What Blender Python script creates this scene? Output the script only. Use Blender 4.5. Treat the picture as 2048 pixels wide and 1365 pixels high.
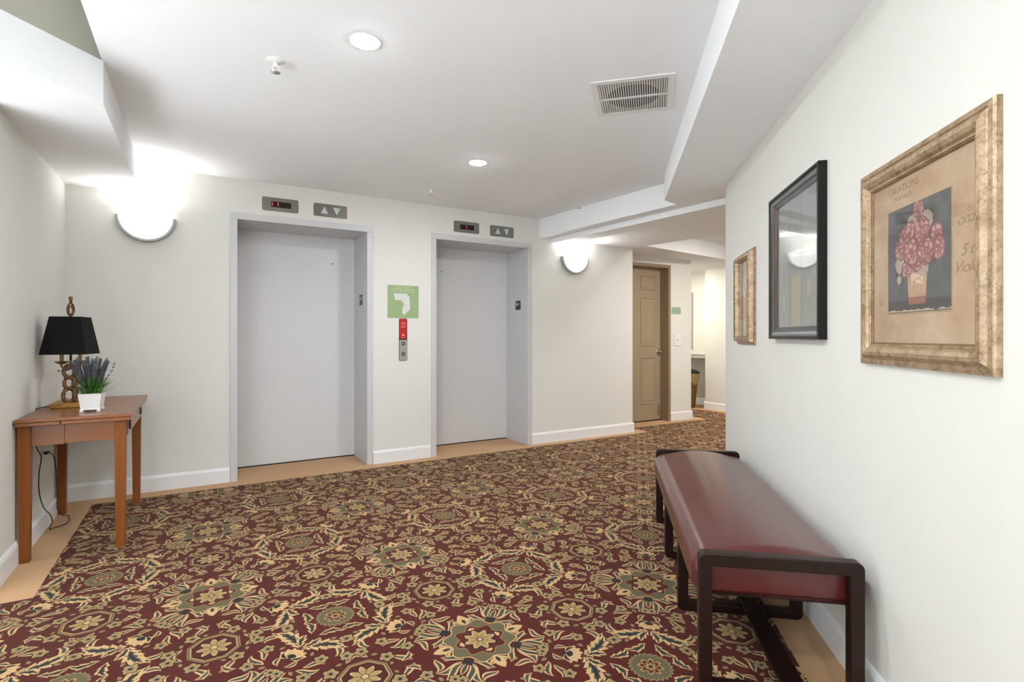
import bpy, bmesh, math, random
from mathutils import Vector, Matrix

random.seed(4)
PI = math.pi
SC = bpy.context.scene
COL = SC.collection
for o in list(bpy.data.objects):
    bpy.data.objects.remove(o)

# ------------------------------------------------------------------ camera
FPX, CAM_H, HORIZON = 1060.0, 1.17, 673.0          # image taken as 2048 x 1365
cam = bpy.data.cameras.new('camera')
cam.sensor_fit = 'HORIZONTAL'
cam.sensor_width = 36.0
cam.lens = FPX / 2048 * 36.0
cam.shift_y = -(682.5 - HORIZON) / 2048
cam.clip_start = 0.02
camo = bpy.data.objects.new('camera', cam)
COL.objects.link(camo)
camo.location = (0, 0, CAM_H)
camo.rotation_euler = (PI / 2, 0, -math.atan2(0.5089, 0.8608))
SC.camera = camo

# ------------------------------------------------------------------ world, light, exposure
SC.view_settings.view_transform = 'Standard'
SC.view_settings.look = 'None'
SC.view_settings.gamma = 1.0
SC.view_settings.use_curve_mapping = False
SC.view_settings.exposure = 0.04
world = bpy.data.worlds.new('world')
SC.world = world
world.use_nodes = True
world.node_tree.nodes['Background'].inputs[0].default_value = (0.86, 0.93, 1.0, 1)
world.node_tree.nodes['Background'].inputs[1].default_value = 0.6

LAMP_RECESSED = 520.0      # radiance of a downlight lens
LAMP_SCONCE = 7.5          # watts of the lamp inside a sconce bowl
LAMP_FILL_SIDE = 12.0            # watts of the added fill light at the side window
LAMP_SUN = 48.0            # sun added to bounce light up to the ceiling
LAMP_FILL_REAR = 65.0  # watts of the added fill light at the rear window
LAMP_ADDED_SCONCE = 3.0         # watts of the sconces added beside and behind the camera


def area_light(name, loc, rot, sx, sy, power, color):
    l = bpy.data.lights.new(name, 'AREA')
    l.shape = 'RECTANGLE'
    l.size, l.size_y = sx, sy
    l.energy = power
    l.color = color
    o = bpy.data.objects.new(name, l)
    o.location = loc
    o.rotation_euler = rot
    COL.objects.link(o)
    return o


# fill lights added at the two made-up windows behind the camera
area_light('fill_side', (-4.02, 1.1, 1.45), (0, -PI / 2 - math.radians(15), 0), 1.9, 3.6, LAMP_FILL_SIDE, (0.90, 0.95, 1.0))
area_light('fill_rear', (-2.6, -2.62, 1.45), (PI / 2, 0, 0), 2.2, 1.9, LAMP_FILL_REAR, (0.93, 0.96, 1.0))

# sun added behind the camera, bounced off the added pale floor to the ceiling
sun = bpy.data.lights.new('sun', 'SUN')
sun.energy = LAMP_SUN
sun.angle = 0.01
sun.color = (0.96, 0.985, 1.0)
suno = bpy.data.objects.new('sun', sun)
suno.rotation_euler = Vector((0.66, 0.12, -0.72)).to_track_quat('-Z', 'Y').to_euler()
COL.objects.link(suno)

# ------------------------------------------------------------------ shader helpers


class NT:
    """small expression compiler: python arithmetic -> math nodes"""

    def __init__(self, mat):
        self.nt = mat.node_tree

    def node(self, t):
        return self.nt.nodes.new(t)

    def put(self, sock, v):
        if isinstance(v, V):
            self.nt.links.new(v.s, sock)
        else:
            sock.default_value = v

    def m(self, op, a, b=None, c=None):
        n = self.node('ShaderNodeMath')
        n.operation = op
        self.put(n.inputs[0], a)
        if b is not None:
            self.put(n.inputs[1], b)
        if c is not None:
            self.put(n.inputs[2], c)
        return V(self, n.outputs[0])

    def coord(self, kind='Object'):
        t = self.node('ShaderNodeTexCoord')
        s = self.node('ShaderNodeSeparateXYZ')
        self.nt.links.new(t.outputs[kind], s.inputs[0])
        return [V(self, s.outputs[i]) for i in range(3)]

    def mix(self, f, a, b):
        n = self.node('ShaderNodeMix')
        n.data_type = 'RGBA'
        self.put(n.inputs[0], f)
        for i, v in ((6, a), (7, b)):
            if isinstance(v, V):
                self.nt.links.new(v.s, n.inputs[i])
            else:
                n.inputs[i].default_value = (*v, 1)
        return V(self, n.outputs[2])

    def noise(self, scale, detail=2, vec=None, rough=0.5):
        n = self.node('ShaderNodeTexNoise')
        n.inputs['Scale'].default_value = scale
        n.inputs['Detail'].default_value = detail
        n.inputs['Roughness'].default_value = rough
        if vec is None:
            t = self.node('ShaderNodeTexCoord')
            self.nt.links.new(t.outputs['Object'], n.inputs['Vector'])
        else:
            self.nt.links.new(vec.s, n.inputs['Vector'])
        return V(self, n.outputs['Fac'])

    def scaled(self, sx, sy, sz):
        t = self.node('ShaderNodeTexCoord')
        mp = self.node('ShaderNodeMapping')
        mp.inputs['Scale'].default_value = (sx, sy, sz)
        self.nt.links.new(t.outputs['Object'], mp.inputs['Vector'])
        return V(self, mp.outputs[0])


class V:
    def __init__(self, nt, s):
        self.n, self.s = nt, s

    def __add__(self, o): return self.n.m('ADD', self, o)
    __radd__ = __add__
    def __sub__(self, o): return self.n.m('SUBTRACT', self, o)
    def __rsub__(self, o): return self.n.m('SUBTRACT', o, self)
    def __mul__(self, o): return self.n.m('MULTIPLY', self, o)
    __rmul__ = __mul__
    def __truediv__(self, o): return self.n.m('DIVIDE', self, o)
    def __lt__(self, o): return self.n.m('LESS_THAN', self, o)
    def __gt__(self, o): return self.n.m('GREATER_THAN', self, o)
    def abs(self): return self.n.m('ABSOLUTE', self)
    def frac(self): return self.n.m('FRACT', self)
    def floor(self): return self.n.m('FLOOR', self)
    def sqrt(self): return self.n.m('SQRT', self)
    def cos(self): return self.n.m('COSINE', self)
    def sin(self): return self.n.m('SINE', self)
    def max(self, o): return self.n.m('MAXIMUM', self, o)
    def min(self, o): return self.n.m('MINIMUM', self, o)
    def atan2(self, o): return self.n.m('ARCTAN2', self, o)
    def madd(self, a, b): return self.n.m('MULTIPLY_ADD', self, a, b)


MATS = {}


def base_mat(name):
    m = bpy.data.materials.new(name)
    m.use_nodes = True
    b = m.node_tree.nodes['Principled BSDF']
    MATS[name] = m
    return m, b, NT(m)


def mat(name, col, rough=0.5, metal=0.0, vary=0.06, nscale=18.0, bump=0.0, bscale=200.0,
        coat=0.0, emit=None, estr=0.0, sheen=0.0, spec=None, stretch=None):
    m, b, N = base_mat(name)
    vec = N.scaled(*stretch) if stretch else None
    f = N.noise(nscale, 3, vec)
    dark = tuple(c * (1 - vary) for c in col)
    lite = tuple(min(1, c * (1 + vary)) for c in col)
    c = N.mix(f, dark, lite)
    m.node_tree.links.new(c.s, b.inputs['Base Color'])
    b.inputs['Roughness'].default_value = rough
    b.inputs['Metallic'].default_value = metal
    b.inputs['Coat Weight'].default_value = coat
    b.inputs['Coat Roughness'].default_value = 0.08
    if sheen:
        b.inputs['Sheen Weight'].default_value = sheen
        b.inputs['Sheen Roughness'].default_value = 0.5
    if spec is not None:
        b.inputs['Specular IOR Level'].default_value = spec
    if emit:
        b.inputs['Emission Color'].default_value = (*emit, 1)
        b.inputs['Emission Strength'].default_value = estr
    if bump:
        bn = m.node_tree.nodes.new('ShaderNodeBump')
        bn.inputs['Strength'].default_value = bump
        bn.inputs['Distance'].default_value = 0.002
        N.put(bn.inputs['Height'], N.noise(bscale, 2))
        m.node_tree.links.new(bn.outputs[0], b.inputs['Normal'])
    return m


# ---- the patterned carpet -------------------------------------------------
def carpet_material():
    m, b, N = base_mat('axminster_carpet')
    X, Y, Z = N.coord()
    u = (X - 0.05) / 0.8825
    v = (Y - 1.82) / 0.917
    a = (u - (u + 0.5).floor()).abs()
    c = (v - (v + 0.5).floor()).abs()
    x, y = a.max(c), a.min(c)
    RED, DRED = (0.098, 0.0098, 0.0075), (0.070, 0.0075, 0.0065)
    GOLD, CREAM = (0.40, 0.265, 0.105), (0.62, 0.405, 0.19)
    TAN, OLIVE = (0.27, 0.20, 0.10), (0.135, 0.115, 0.058)
    SLATE, NAVY = (0.060, 0.066, 0.052), (0.018, 0.017, 0.020)
    S = {'c': N.mix(N.noise(5, 2), DRED, RED)}

    def lay(mask, col):
        S['c'] = N.mix(mask, S['c'], col)

    def loc(cx, cy, ang, L, W):
        ca, sa = math.cos(ang), math.sin(ang)
        q = x.madd(ca / L, y.madd(sa / L, -(cx * ca + cy * sa) / L))
        w = x.madd(-sa / W, y.madd(ca / W, (cx * sa - cy * ca) / W))
        return q, w

    def leaf(cx, cy, deg, L, W, bend=0.0, sb=0.0, serr=0, out=CREAM, inn=SLATE, k=0.55, vein=None):
        q, w = loc(cx, cy, math.radians(deg), L, W)
        g = q * q.madd(-4.0, 4.0)
        t = w
        if bend:
            t = t - g * bend
        if sb:
            t = t - g * ((q - 0.5) * sb)
        t = t.abs()
        gg = g
        if serr:
            gg = g * (q * serr).frac().madd(0.48, 0.56)
        lay(t < gg, out)
        if inn:
            lay(t < gg.madd(k + 0.10, -0.12), inn)
        if vein:
            lay(t < g.madd(0.16, -0.02), vein)

    def flower(cx, cy, R, n=4, amp=0.28, ph=0.0, col=GOLD, core=OLIVE, edge=NAVY, ring=None):
        dx, dy = x - cx, y - cy
        r = (dx * dx + dy * dy).sqrt()
        th = dy.atan2(dx)
        p = (th * float(n) + ph).cos().madd(amp, 1.0)
        if edge:
            lay(r < p * (R * 1.18), edge)
        lay(r < p * R, col)
        if ring:
            lay(r < p * (R * 0.62), ring)
        if core:
            lay(r < R * 0.3, core)
        return r, th

    # curls on the red ground
    for (cx, cy, d, L, W, bd, sb) in ((0.225, 0.035, 70, 0.085, 0.017, 1.0, 2.0), (0.285, 0.045, 15, 0.095, 0.017, -0.9, 2.2),
                                      (0.36, 0.135, 160, 0.095, 0.017, 1.0, -2.0), (0.425, 0.185, 65, 0.090, 0.017, -0.8, 2.2),
                                      (0.455, 0.115, 25, 0.070, 0.015, 1.2, 1.0), (0.300, 0.175, -15, 0.085, 0.016, 1.0, 2.0),
                                      (0.495, 0.225, 115, 0.085, 0.016, 1.0, -2.0), (0.345, 0.02, 130, 0.070, 0.014, 1.0, 1.0),
                                      (0.385, 0.265, 20, 0.085, 0.016, -1.0, -2.0), (0.235, 0.215, 20, 0.060, 0.013, -1.0, 0.5)):
        leaf(cx, cy, d, L, W, bd, sb, k=0.45)
    for (cx, cy, d, L, W) in ((0.30, 0.012, 40, 0.026, 0.007), (0.415, 0.118, 10, 0.028, 0.008), (0.345, 0.235, 70, 0.028, 0.008),
                              (0.255, 0.145, 100, 0.030, 0.008), (0.44, 0.315, 20, 0.028, 0.008), (0.20, 0.060, 160, 0.026, 0.007), (0.39, 0.02, 120, 0.024, 0.007)):
        leaf(cx, cy, d, L, W, out=TAN, inn=None)
    # sprays on the diagonal of the great medallion
    leaf(0.122, 0.105, -42, 0.105, 0.017, -0.6, 2.0)
    leaf(0.128, 0.110, 2, 0.130, 0.019, 0.7, 2.6)
    leaf(0.128, 0.118, 27, 0.125, 0.018, -0.6, 2.4)
    leaf(0.120, 0.118, 45, 0.080, 0.012, 0, 0)
    lay(((x - 0.120).abs() + (y - 0.113).abs()) < 0.024, NAVY)
    # fronds embracing the scalloped rosette
    leaf(0.318, 0.308, -22, 0.175, 0.042, 0.5, 0, serr=5, k=0.5, vein=NAVY)
    leaf(0.322, 0.318, 24, 0.090, 0.024, -0.5, 0, serr=3, k=0.5, vein=NAVY)
    leaf(0.400, 0.375, -10, 0.105, 0.024, 0.9, 1.0, serr=3, vein=NAVY)
    leaf(0.385, 0.405, 32, 0.080, 0.018, 0.8, 1.2)
    # shell flower on the diagonal
    dx, dy = x - 0.268, y - 0.268
    r = (dx * dx + dy * dy).sqrt()
    al = dx + dy
    th = dy.atan2(dx)
    fan = (th * 14.0).cos().madd(0.006, 0.058)
    lay((r < fan) * (al > 0.004), CREAM)
    lay((r < 0.040) * (al > 0.004) * ((th * 14.0).cos() > 0.80), GOLD)
    lay(r < 0.022, NAVY)
    leaf(0.265, 0.260, -8, 0.055, 0.013, -1.0, out=CREAM, inn=NAVY)
    # small gold flowers
    for cx, cy, R, ph in ((0.388, 0.080, 0.027, 0.6), (0.470, 0.165, 0.026, 0.2), (0.290, 0.110, 0.025, 1.0),
                          (0.205, 0.185, 0.022, 0.0), (0.375, 0.195, 0.025, 0.4), (0.5, 0.290, 0.028, 0.0)):
        flower(cx, cy, R, 5, 0.17, ph, GOLD, NAVY, NAVY, TAN)
    # palmettes on the axes of the great medallion
    leaf(0.132, 0.002, 52, 0.062, 0.016, -0.9, 0, out=CREAM, inn=GOLD, k=0.5)
    leaf(0.128, 0.0, 0, 0.090, 0.023, 0, out=CREAM, inn=None)
    leaf(0.138, 0.0, 0, 0.040, 0.009, 0, out=SLATE, inn=NAVY)
    # great medallion
    r = (x * x + y * y).sqrt()
    th = y.atan2(x)
    c8 = (th * 8.0).cos()
    lay(r < c8.madd(-0.014, 0.148), CREAM)
    lay(r < c8.madd(-0.014, 0.142), OLIVE)
    lay(r < c8.madd(0.012, 0.104), TAN)
    lay(r < c8.madd(0.012, 0.099), RED)
    ax = (x - 0.084).abs() + y.abs() * 0.7
    lay(ax < 0.013, CREAM)
    lay(r < c8.madd(0.010, 0.068), NAVY)
    lay(r < c8.madd(0.012, 0.058), CREAM)
    lay(r < c8.madd(0.012, 0.051), GOLD)
    lay((r < 0.040) * (c8 > 0.86), OLIVE)
    lay(r < 0.015, NAVY)
    lay(r < 0.010, CREAM)
    # octagon rosette
    dx, dy = (x - 0.5).abs(), y
    oc = dx.max(dy).max((dx + dy) * 0.7071)
    lay(oc < 0.099, TAN)
    lay(oc < 0.0935, NAVY)
    lay(oc < 0.0905, GOLD)
    lay(oc < 0.0825, DRED)
    r = (dx * dx + dy * dy).sqrt()
    th = dy.atan2(dx)
    p = (th * 8.0).cos()
    lay(r < p.madd(0.013, 0.060), NAVY)
    lay(r < p.madd(0.013, 0.053), CREAM)
    lay(r < p.madd(0.012, 0.047), GOLD)
    lay((r < 0.044) * ((th * 8.0).cos() < -0.8), OLIVE)
    lay(r < 0.018, OLIVE)
    lay(r < 0.012, CREAM)
    # scalloped rosette
    dx, dy = (x - 0.5).abs(), (y - 0.5).abs()
    r = (dx * dx + dy * dy).sqrt()
    th = dy.atan2(dx)
    p = (th * 12.0).cos().abs()
    lay(r < p.madd(0.010, 0.078), TAN)
    lay(r < p.madd(0.010, 0.070), OLIVE)
    p = (th * 4.0).cos().abs()
    lay(r < p.madd(0.022, 0.030), GOLD)
    lay(r < p.madd(0.020, 0.022), RED)
    lay(r < p.madd(0.014, 0.012), GOLD)
    lay(r < 0.009, NAVY)
    # tufts: fine grain, colour and relief
    g = N.noise(420, 1)
    colr = N.mix(g * 0.42, S['c'], (0.01, 0.006, 0.005))
    m.node_tree.links.new(colr.s, b.inputs['Base Color'])
    b.inputs['Roughness'].default_value = 0.95
    b.inputs['Specular IOR Level'].default_value = 0.15
    b.inputs['Sheen Weight'].default_value = 0.10
    b.inputs['Sheen Roughness'].default_value = 0.45
    b.inputs['Sheen Tint'].default_value = (1.0, 0.86, 0.66, 1)
    bn = m.node_tree.nodes.new('ShaderNodeBump')
    bn.inputs['Strength'].default_value = 0.5
    bn.inputs['Distance'].default_value = 0.002
    N.put(bn.inputs['Height'], N.noise(300, 1))
    m.node_tree.links.new(bn.outputs[0], b.inputs['Normal'])
    return m


def wood_material(name, dark, lite, axis, rough=0.35, coat=0.3, scale=1.0):
    m, b, N = base_mat(name)
    st = [38.0 * scale] * 3
    st[axis] = 2.2 * scale
    f = N.noise(1.0, 5, N.scaled(*st), 0.6)
    f2 = N.noise(3.0, 2)
    c = N.mix(f, dark, lite)
    c = N.mix(f2 * 0.35, c, tuple(v * 0.55 for v in dark))
    m.node_tree.links.new(c.s, b.inputs['Base Color'])
    b.inputs['Roughness'].default_value = rough
    b.inputs['Coat Weight'].default_value = coat
    b.inputs['Coat Roughness'].default_value = 0.12
    return m


def gilt_material(name, c1, c2, c3, rough=0.42):
    m, b, N = base_mat(name)
    f = N.noise(22, 5, None, 0.65)
    g = N.noise(34, 6, None, 0.75)
    h = N.noise(140, 2)
    c = N.mix((f - 0.3) * 2.2, c1, c2)
    c = N.mix(((g - 0.50) * 4.5).max(0.0).min(0.75), c, c3)
    c = N.mix(((h - 0.55) * 3.0).max(0.0).min(0.5), c, c3)
    m.node_tree.links.new(c.s, b.inputs['Base Color'])
    b.inputs['Roughness'].default_value = rough
    b.inputs['Metallic'].default_value = 0.45
    return m


def glass_material(name, tint=(0.97, 0.98, 0.98), refl=0.07):
    m, b, N = base_mat(name)
    nt = m.node_tree
    tr = nt.nodes.new('ShaderNodeBsdfTransparent')
    tr.inputs[0].default_value = (*tint, 1)
    gl = nt.nodes.new('ShaderNodeBsdfGlossy')
    gl.inputs['Roughness'].default_value = 0.03
    lw = nt.nodes.new('ShaderNodeLayerWeight')
    lw.inputs[0].default_value = 0.5
    fr = N.m('POWER', V(N, lw.outputs['Facing']), 5.0).madd(0.96, 0.04).s.node
    mx = nt.nodes.new('ShaderNodeMixShader')
    nt.links.new(fr.outputs[0], mx.inputs[0])
    nt.links.new(tr.outputs[0], mx.inputs[1])
    nt.links.new(gl.outputs[0], mx.inputs[2])
    nt.links.new(mx.outputs[0], nt.nodes['Material Output'].inputs[0])
    return m


WALL = (0.765, 0.765, 0.725)
mat('wall_paint', WALL, 0.75, vary=0.015, nscale=3, bump=0.05, bscale=160, spec=0.3)
mat('wall_paint_darkened', (0.50, 0.49, 0.41), 0.75, vary=0.015, nscale=3, spec=0.3)  # wall paint darkened in its colour so the upper wall looks unlit
mat('ceiling_paint', (0.92, 0.94, 0.965), 0.9, vary=0.01, nscale=4, bump=0.05, bscale=140, spec=0.2)
mat('trim_white', (0.82, 0.83, 0.85), 0.4, vary=0.015)
mat('border_carpet', (0.52, 0.31, 0.155), 0.95, vary=0.16, nscale=240, bump=0.5, bscale=500, sheen=0.15, spec=0.1)
carpet_material()
mat('elevator_steel', (0.71, 0.71, 0.715), 0.42, vary=0.015, nscale=2, spec=0.4)
mat('elevator_frame', (0.62, 0.62, 0.64), 0.40, vary=0.01, nscale=2, spec=0.5)
mat('dark_gap', (0.015, 0.014, 0.013), 0.9)
mat('brushed_plate', (0.20, 0.18, 0.155), 0.38, metal=0.75, vary=0.10, nscale=3, stretch=(4, 4, 220))
mat('brushed_plate_cool', (0.25, 0.26, 0.245), 0.35, metal=0.75, vary=0.10, nscale=3, stretch=(4, 4, 220))
mat('display_black', (0.006, 0.004, 0.004), 0.15)
mat('display_red', (0.5, 0.01, 0.03), 0.4, emit=(1.0, 0.03, 0.08), estr=1.6)
mat('arrow_lens', (0.56, 0.66, 0.68), 0.25)
mat('sign_green', (0.33, 0.44, 0.22), 0.45, vary=0.04)
mat('sign_green_cool', (0.27, 0.42, 0.29), 0.45, vary=0.04)
mat('sign_pale', (0.68, 0.70, 0.66), 0.5)
mat('sign_lettering', (0.62, 0.70, 0.50), 0.5)
mat('call_red', (0.50, 0.016, 0.014), 0.35, vary=0.04)
mat('red_lettering', (0.85, 0.45, 0.38), 0.5)
mat('satin_metal', (0.50, 0.50, 0.48), 0.32, metal=0.7, vary=0.05)
mat('chrome', (0.72, 0.70, 0.66), 0.18, metal=1.0, vary=0.03)
mat('black_plastic', (0.012, 0.012, 0.013), 0.35)
mat('plaque_black', (0.018, 0.022, 0.024), 0.35)
mat('white_plastic', (0.80, 0.80, 0.79), 0.4, vary=0.02)
mat('grey_dot', (0.12, 0.12, 0.12), 0.5)
mat('sconce_metal', (0.36, 0.39, 0.37), 0.4, metal=0.25, vary=0.08, nscale=30)
mat('opal_glass', (0.9, 0.9, 0.88), 0.3, emit=(1.0, 0.985, 0.95), estr=1.9)
mat('lens_glow', (0.9, 0.9, 0.9), 0.4, emit=(0.955, 0.98, 1.0), estr=LAMP_RECESSED)
mat('lens_glow_warm', (0.9, 0.9, 0.9), 0.4, emit=(1.0, 0.89, 0.76), estr=LAMP_RECESSED * 2.2)
mat('duct_dark', (0.055, 0.055, 0.055), 0.7)
mat('duct_pale', (0.40, 0.40, 0.39), 0.7)
mat('door_tan', (0.34, 0.265, 0.175), 0.45, vary=0.04, nscale=4, spec=0.45)
mat('frame_tan', (0.27, 0.195, 0.115), 0.42, vary=0.05, nscale=4, spec=0.5)
wood_material('table_wood', (0.175, 0.050, 0.010), (0.34, 0.120, 0.027), 0, 0.30, 0.12)
wood_material('table_leg_wood', (0.175, 0.047, 0.008), (0.34, 0.112, 0.020), 2, 0.40, 0.0)
MATS['table_leg_wood'].node_tree.nodes['Principled BSDF'].inputs['Specular IOR Level'].default_value = 0.25
wood_material('bench_wood', (0.008, 0.0028, 0.0018), (0.022, 0.0068, 0.0042), 0, 0.38, 0.0)
MATS['bench_wood'].node_tree.nodes['Principled BSDF'].inputs['Specular IOR Level'].default_value = 0.3
mat('drawer_slot', (0.006, 0.005, 0.005), 0.5)
mat('shade_black', (0.006, 0.006, 0.007), 0.8, vary=0.2, nscale=300, bump=0.3, bscale=600, spec=0.15)
mat('shade_lining', (0.55, 0.46, 0.30), 0.6)
gilt_material('antique_brass', (0.11, 0.045, 0.012), (0.34, 0.17, 0.05), (0.03, 0.010, 0.003), 0.28)
gilt_material('gilt_plinth', (0.30, 0.14, 0.025), (0.52, 0.28, 0.05), (0.12, 0.05, 0.012), 0.38)
gilt_material('gilt_frame', (0.34, 0.225, 0.125), (0.62, 0.47, 0.32), (0.14, 0.085, 0.035), 0.36)
gilt_material('gilt_frame_dark', (0.20, 0.125, 0.05), (0.34, 0.22, 0.10), (0.07, 0.04, 0.015), 0.4)
mat('candle_cream', (0.55, 0.40, 0.20), 0.5)
mat('pot_white', (0.84, 0.83, 0.83), 0.35, vary=0.06, nscale=1, stretch=(3, 3, 160))
mat('soil', (0.03, 0.02, 0.013), 0.95)
mat('leaf_green', (0.045, 0.135, 0.022), 0.45, vary=0.35, nscale=25)
mat('leaf_light', (0.10, 0.24, 0.030), 0.45, vary=0.3, nscale=25)
mat('lavender', (0.085, 0.088, 0.105), 0.7, vary=0.35, nscale=40)
mat('stem_dark', (0.035, 0.055, 0.025), 0.7)
mat('cord_brown', (0.020, 0.014, 0.008), 0.5)
mat('cord_black', (0.008, 0.007, 0.006), 0.45)
mat('vinyl_maroon', (0.088, 0.0125, 0.014), 0.30, vary=0.10, nscale=14, bump=0.10, bscale=330, coat=0.45, spec=0.5)
MATS['vinyl_maroon'].node_tree.nodes['Principled BSDF'].inputs['Coat Roughness'].default_value = 0.17
mat('mirror_silver', (0.74, 0.78, 0.78), 0.025, metal=1.0, vary=0.01)
mat('frame_black', (0.005, 0.005, 0.006), 0.32, coat=0.0, vary=0.1, spec=0.3)
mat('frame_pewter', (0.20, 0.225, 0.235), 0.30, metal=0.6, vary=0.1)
mat('frame_pewter_shaded', (0.10, 0.075, 0.062), 0.35, metal=0.4, vary=0.1)  # darker copy of the pewter; shade of the far side is in the colour
mat('print_ink', (0.36, 0.22, 0.11), 0.7)
glass_material('picture_glass')
mat('bin_brown', (0.17, 0.105, 0.035), 0.4, vary=0.06)
mat('bin_bag', (0.36, 0.25, 0.11), 0.25, vary=0.12, nscale=60, bump=0.6, bscale=60)
mat('bin_lid', (0.02, 0.022, 0.024), 0.2)
mat('shelf_white', (0.80, 0.79, 0.77), 0.45)
mat('pale_bounce', (0.80, 0.80, 0.80), 0.6, vary=0.04, nscale=6)  # for the added floor that reflects sun to the ceiling


def rose_print():
    """flat print: roses in a vase on a dark ground paled by painted glass haze (x to the right, y up, in metres about the centre)"""
    m, b, N = base_mat('rose_print')
    X, Y, Z = N.coord('Object')
    x = X * -1.0
    y = Z
    nz = N.noise(30, 4, None, 0.6)
    nf = N.noise(120, 3)
    S = {'c': N.mix(nz, (0.070, 0.066, 0.068), (0.19, 0.185, 0.185))}  # ground lightened in its colour for the haze of the glass

    def lay(mask, col):
        S['c'] = N.mix(mask, S['c'], col)
    wob = (nf - 0.5) * 0.018
    vn = N.node('ShaderNodeTexVoronoi')
    vn.feature = 'DISTANCE_TO_EDGE'
    vn.inputs['Scale'].default_value = 55.0
    tc = N.node('ShaderNodeTexCoord')
    m.node_tree.links.new(tc.outputs['Object'], vn.inputs['Vector'])
    VOR = V(N, vn.outputs['Distance']) * 2.2

    def disc(cx, cy, R, col, ky=1.0):
        dx, dy = x - cx, (y - cy) * ky
        r = (dx * dx + dy * dy).sqrt()
        lay((r + wob) < R, col)
        return r, dy.atan2(dx)
    lay(y < (-0.115 + 0), (0.085, 0.070, 0.068))
    # vase
    vw = y.madd(0.10, 0.052)
    side = x.abs() < vw
    top, bot = y < -0.030, y > -0.128
    lay(side * top * bot, N.mix(N.noise(45, 3), (0.42, 0.20, 0.12), (0.74, 0.52, 0.33)))
    lay(side * (y < -0.108) * bot, (0.38, 0.15, 0.10))
    lay((x.abs() < vw * 0.62) * (y < -0.045) * (y > -0.075) * (nf > 0.46), (0.80, 0.62, 0.44))
    # foliage and pale blooms
    for cx, cy, R in ((-0.085, -0.045, 0.028), (0.07, 0.01, 0.035), (-0.06, 0.085, 0.03), (0.06, 0.10, 0.035), (0.085, 0.06, 0.02)):
        disc(cx, cy, R, N.mix(nz, (0.06, 0.065, 0.05), (0.13, 0.13, 0.10)))
    for cx, cy, R in ((-0.022, 0.093, 0.026), (0.042, 0.090, 0.028), (-0.085, -0.012, 0.024), (0.028, -0.030, 0.024), (-0.09, -0.055, 0.012), (-0.10, 0.03, 0.012)):
        disc(cx, cy, R, N.mix(nf, (0.36, 0.27, 0.20), (0.62, 0.53, 0.42)))
    # pink roses with ringed petals
    for cx, cy, R, k in ((-0.080, 0.030, 0.030, 1), (0.088, 0.050, 0.026, 1), (0.098, 0.010, 0.026, 0.8), (-0.062, 0.062, 0.028, 1), (0.0, 0.128, 0.017, .7), (0.017, 0.128, 0.014, .7),
                         (-0.035, 0.070, 0.034, 1), (0.022, 0.070, 0.036, 1), (-0.052, -0.028, 0.026, 1), (0.0, -0.012, 0.030, 1),
                         (-0.028, 0.016, 0.040, 1), (0.040, 0.010, 0.038, 1)):
        r, th = disc(cx, cy, R, (0.30, 0.105, 0.10), k)
        inside = (r + wob) < R * 0.86
        pet = VOR
        lay(inside * (pet > 0.16), N.mix(nf, (0.46, 0.205, 0.185), (0.60, 0.32, 0.29)))
        lay(inside * (pet > 0.42), N.mix(nf, (0.56, 0.29, 0.26), (0.74, 0.48, 0.43)))
        lay((r < R * 0.30) * 0.55, (0.33, 0.105, 0.10))
        lay(((r - R * 0.55).abs() < R * 0.05) * (th.sin() < 0.2) * 0.6, (0.34, 0.12, 0.11))
    # torn paper line along the foot
    lay((y < (nz - 0.5) * 0.02 + -0.143) * (y > -0.1475), (0.60, 0.45, 0.34))
    m.node_tree.links.new(S['c'].s, b.inputs['Base Color'])
    b.inputs['Roughness'].default_value = 0.6
    return m


def parchment(name, c1, c2, c3):
    m, b, N = base_mat(name)
    f = N.noise(7, 5, None, 0.65)
    g = N.noise(9, 4, N.scaled(1, 1, 4), 0.6)
    c = N.mix(((f - 0.35) * 3.0).max(0.0).min(1.0), c1, c2)
    c = N.mix(g * 0.5, c, c3)
    m.node_tree.links.new(c.s, b.inputs['Base Color'])
    b.inputs['Roughness'].default_value = 0.7
    return m


def pale_print():
    """flat print of two pale blossoms over a warm ground"""
    m, b, N = base_mat('blossom_print')
    X, Y, Z = N.coord('Object')
    nz = N.noise(18, 4, None, 0.6)
    S = {'c': N.mix(nz, (0.32, 0.16, 0.10), (0.58, 0.40, 0.28))}

    def lay(mask, col):
        S['c'] = N.mix(mask, S['c'], col)
    lay(Z > 0.02, N.mix(nz, (0.34, 0.30, 0.27), (0.52, 0.48, 0.43)))
    lay((Z < -0.13), (0.60, 0.44, 0.32))
    for cx, cy, w, h in ((0.03, 0.115, 0.045, 0.06), (-0.04, 0.075, 0.035, 0.065)):
        dx, dy = (X + cx) / w, (Z - cy) / h
        r = (dx * dx + dy * dy).sqrt() + (nz - 0.5) * 0.8
        lay(r < 1.0, (0.72, 0.70, 0.64))
        lay(r < 0.25, (0.10, 0.08, 0.05))
    m.node_tree.links.new(S['c'].s, b.inputs['Base Color'])
    b.inputs['Roughness'].default_value = 0.6
    return m


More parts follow.
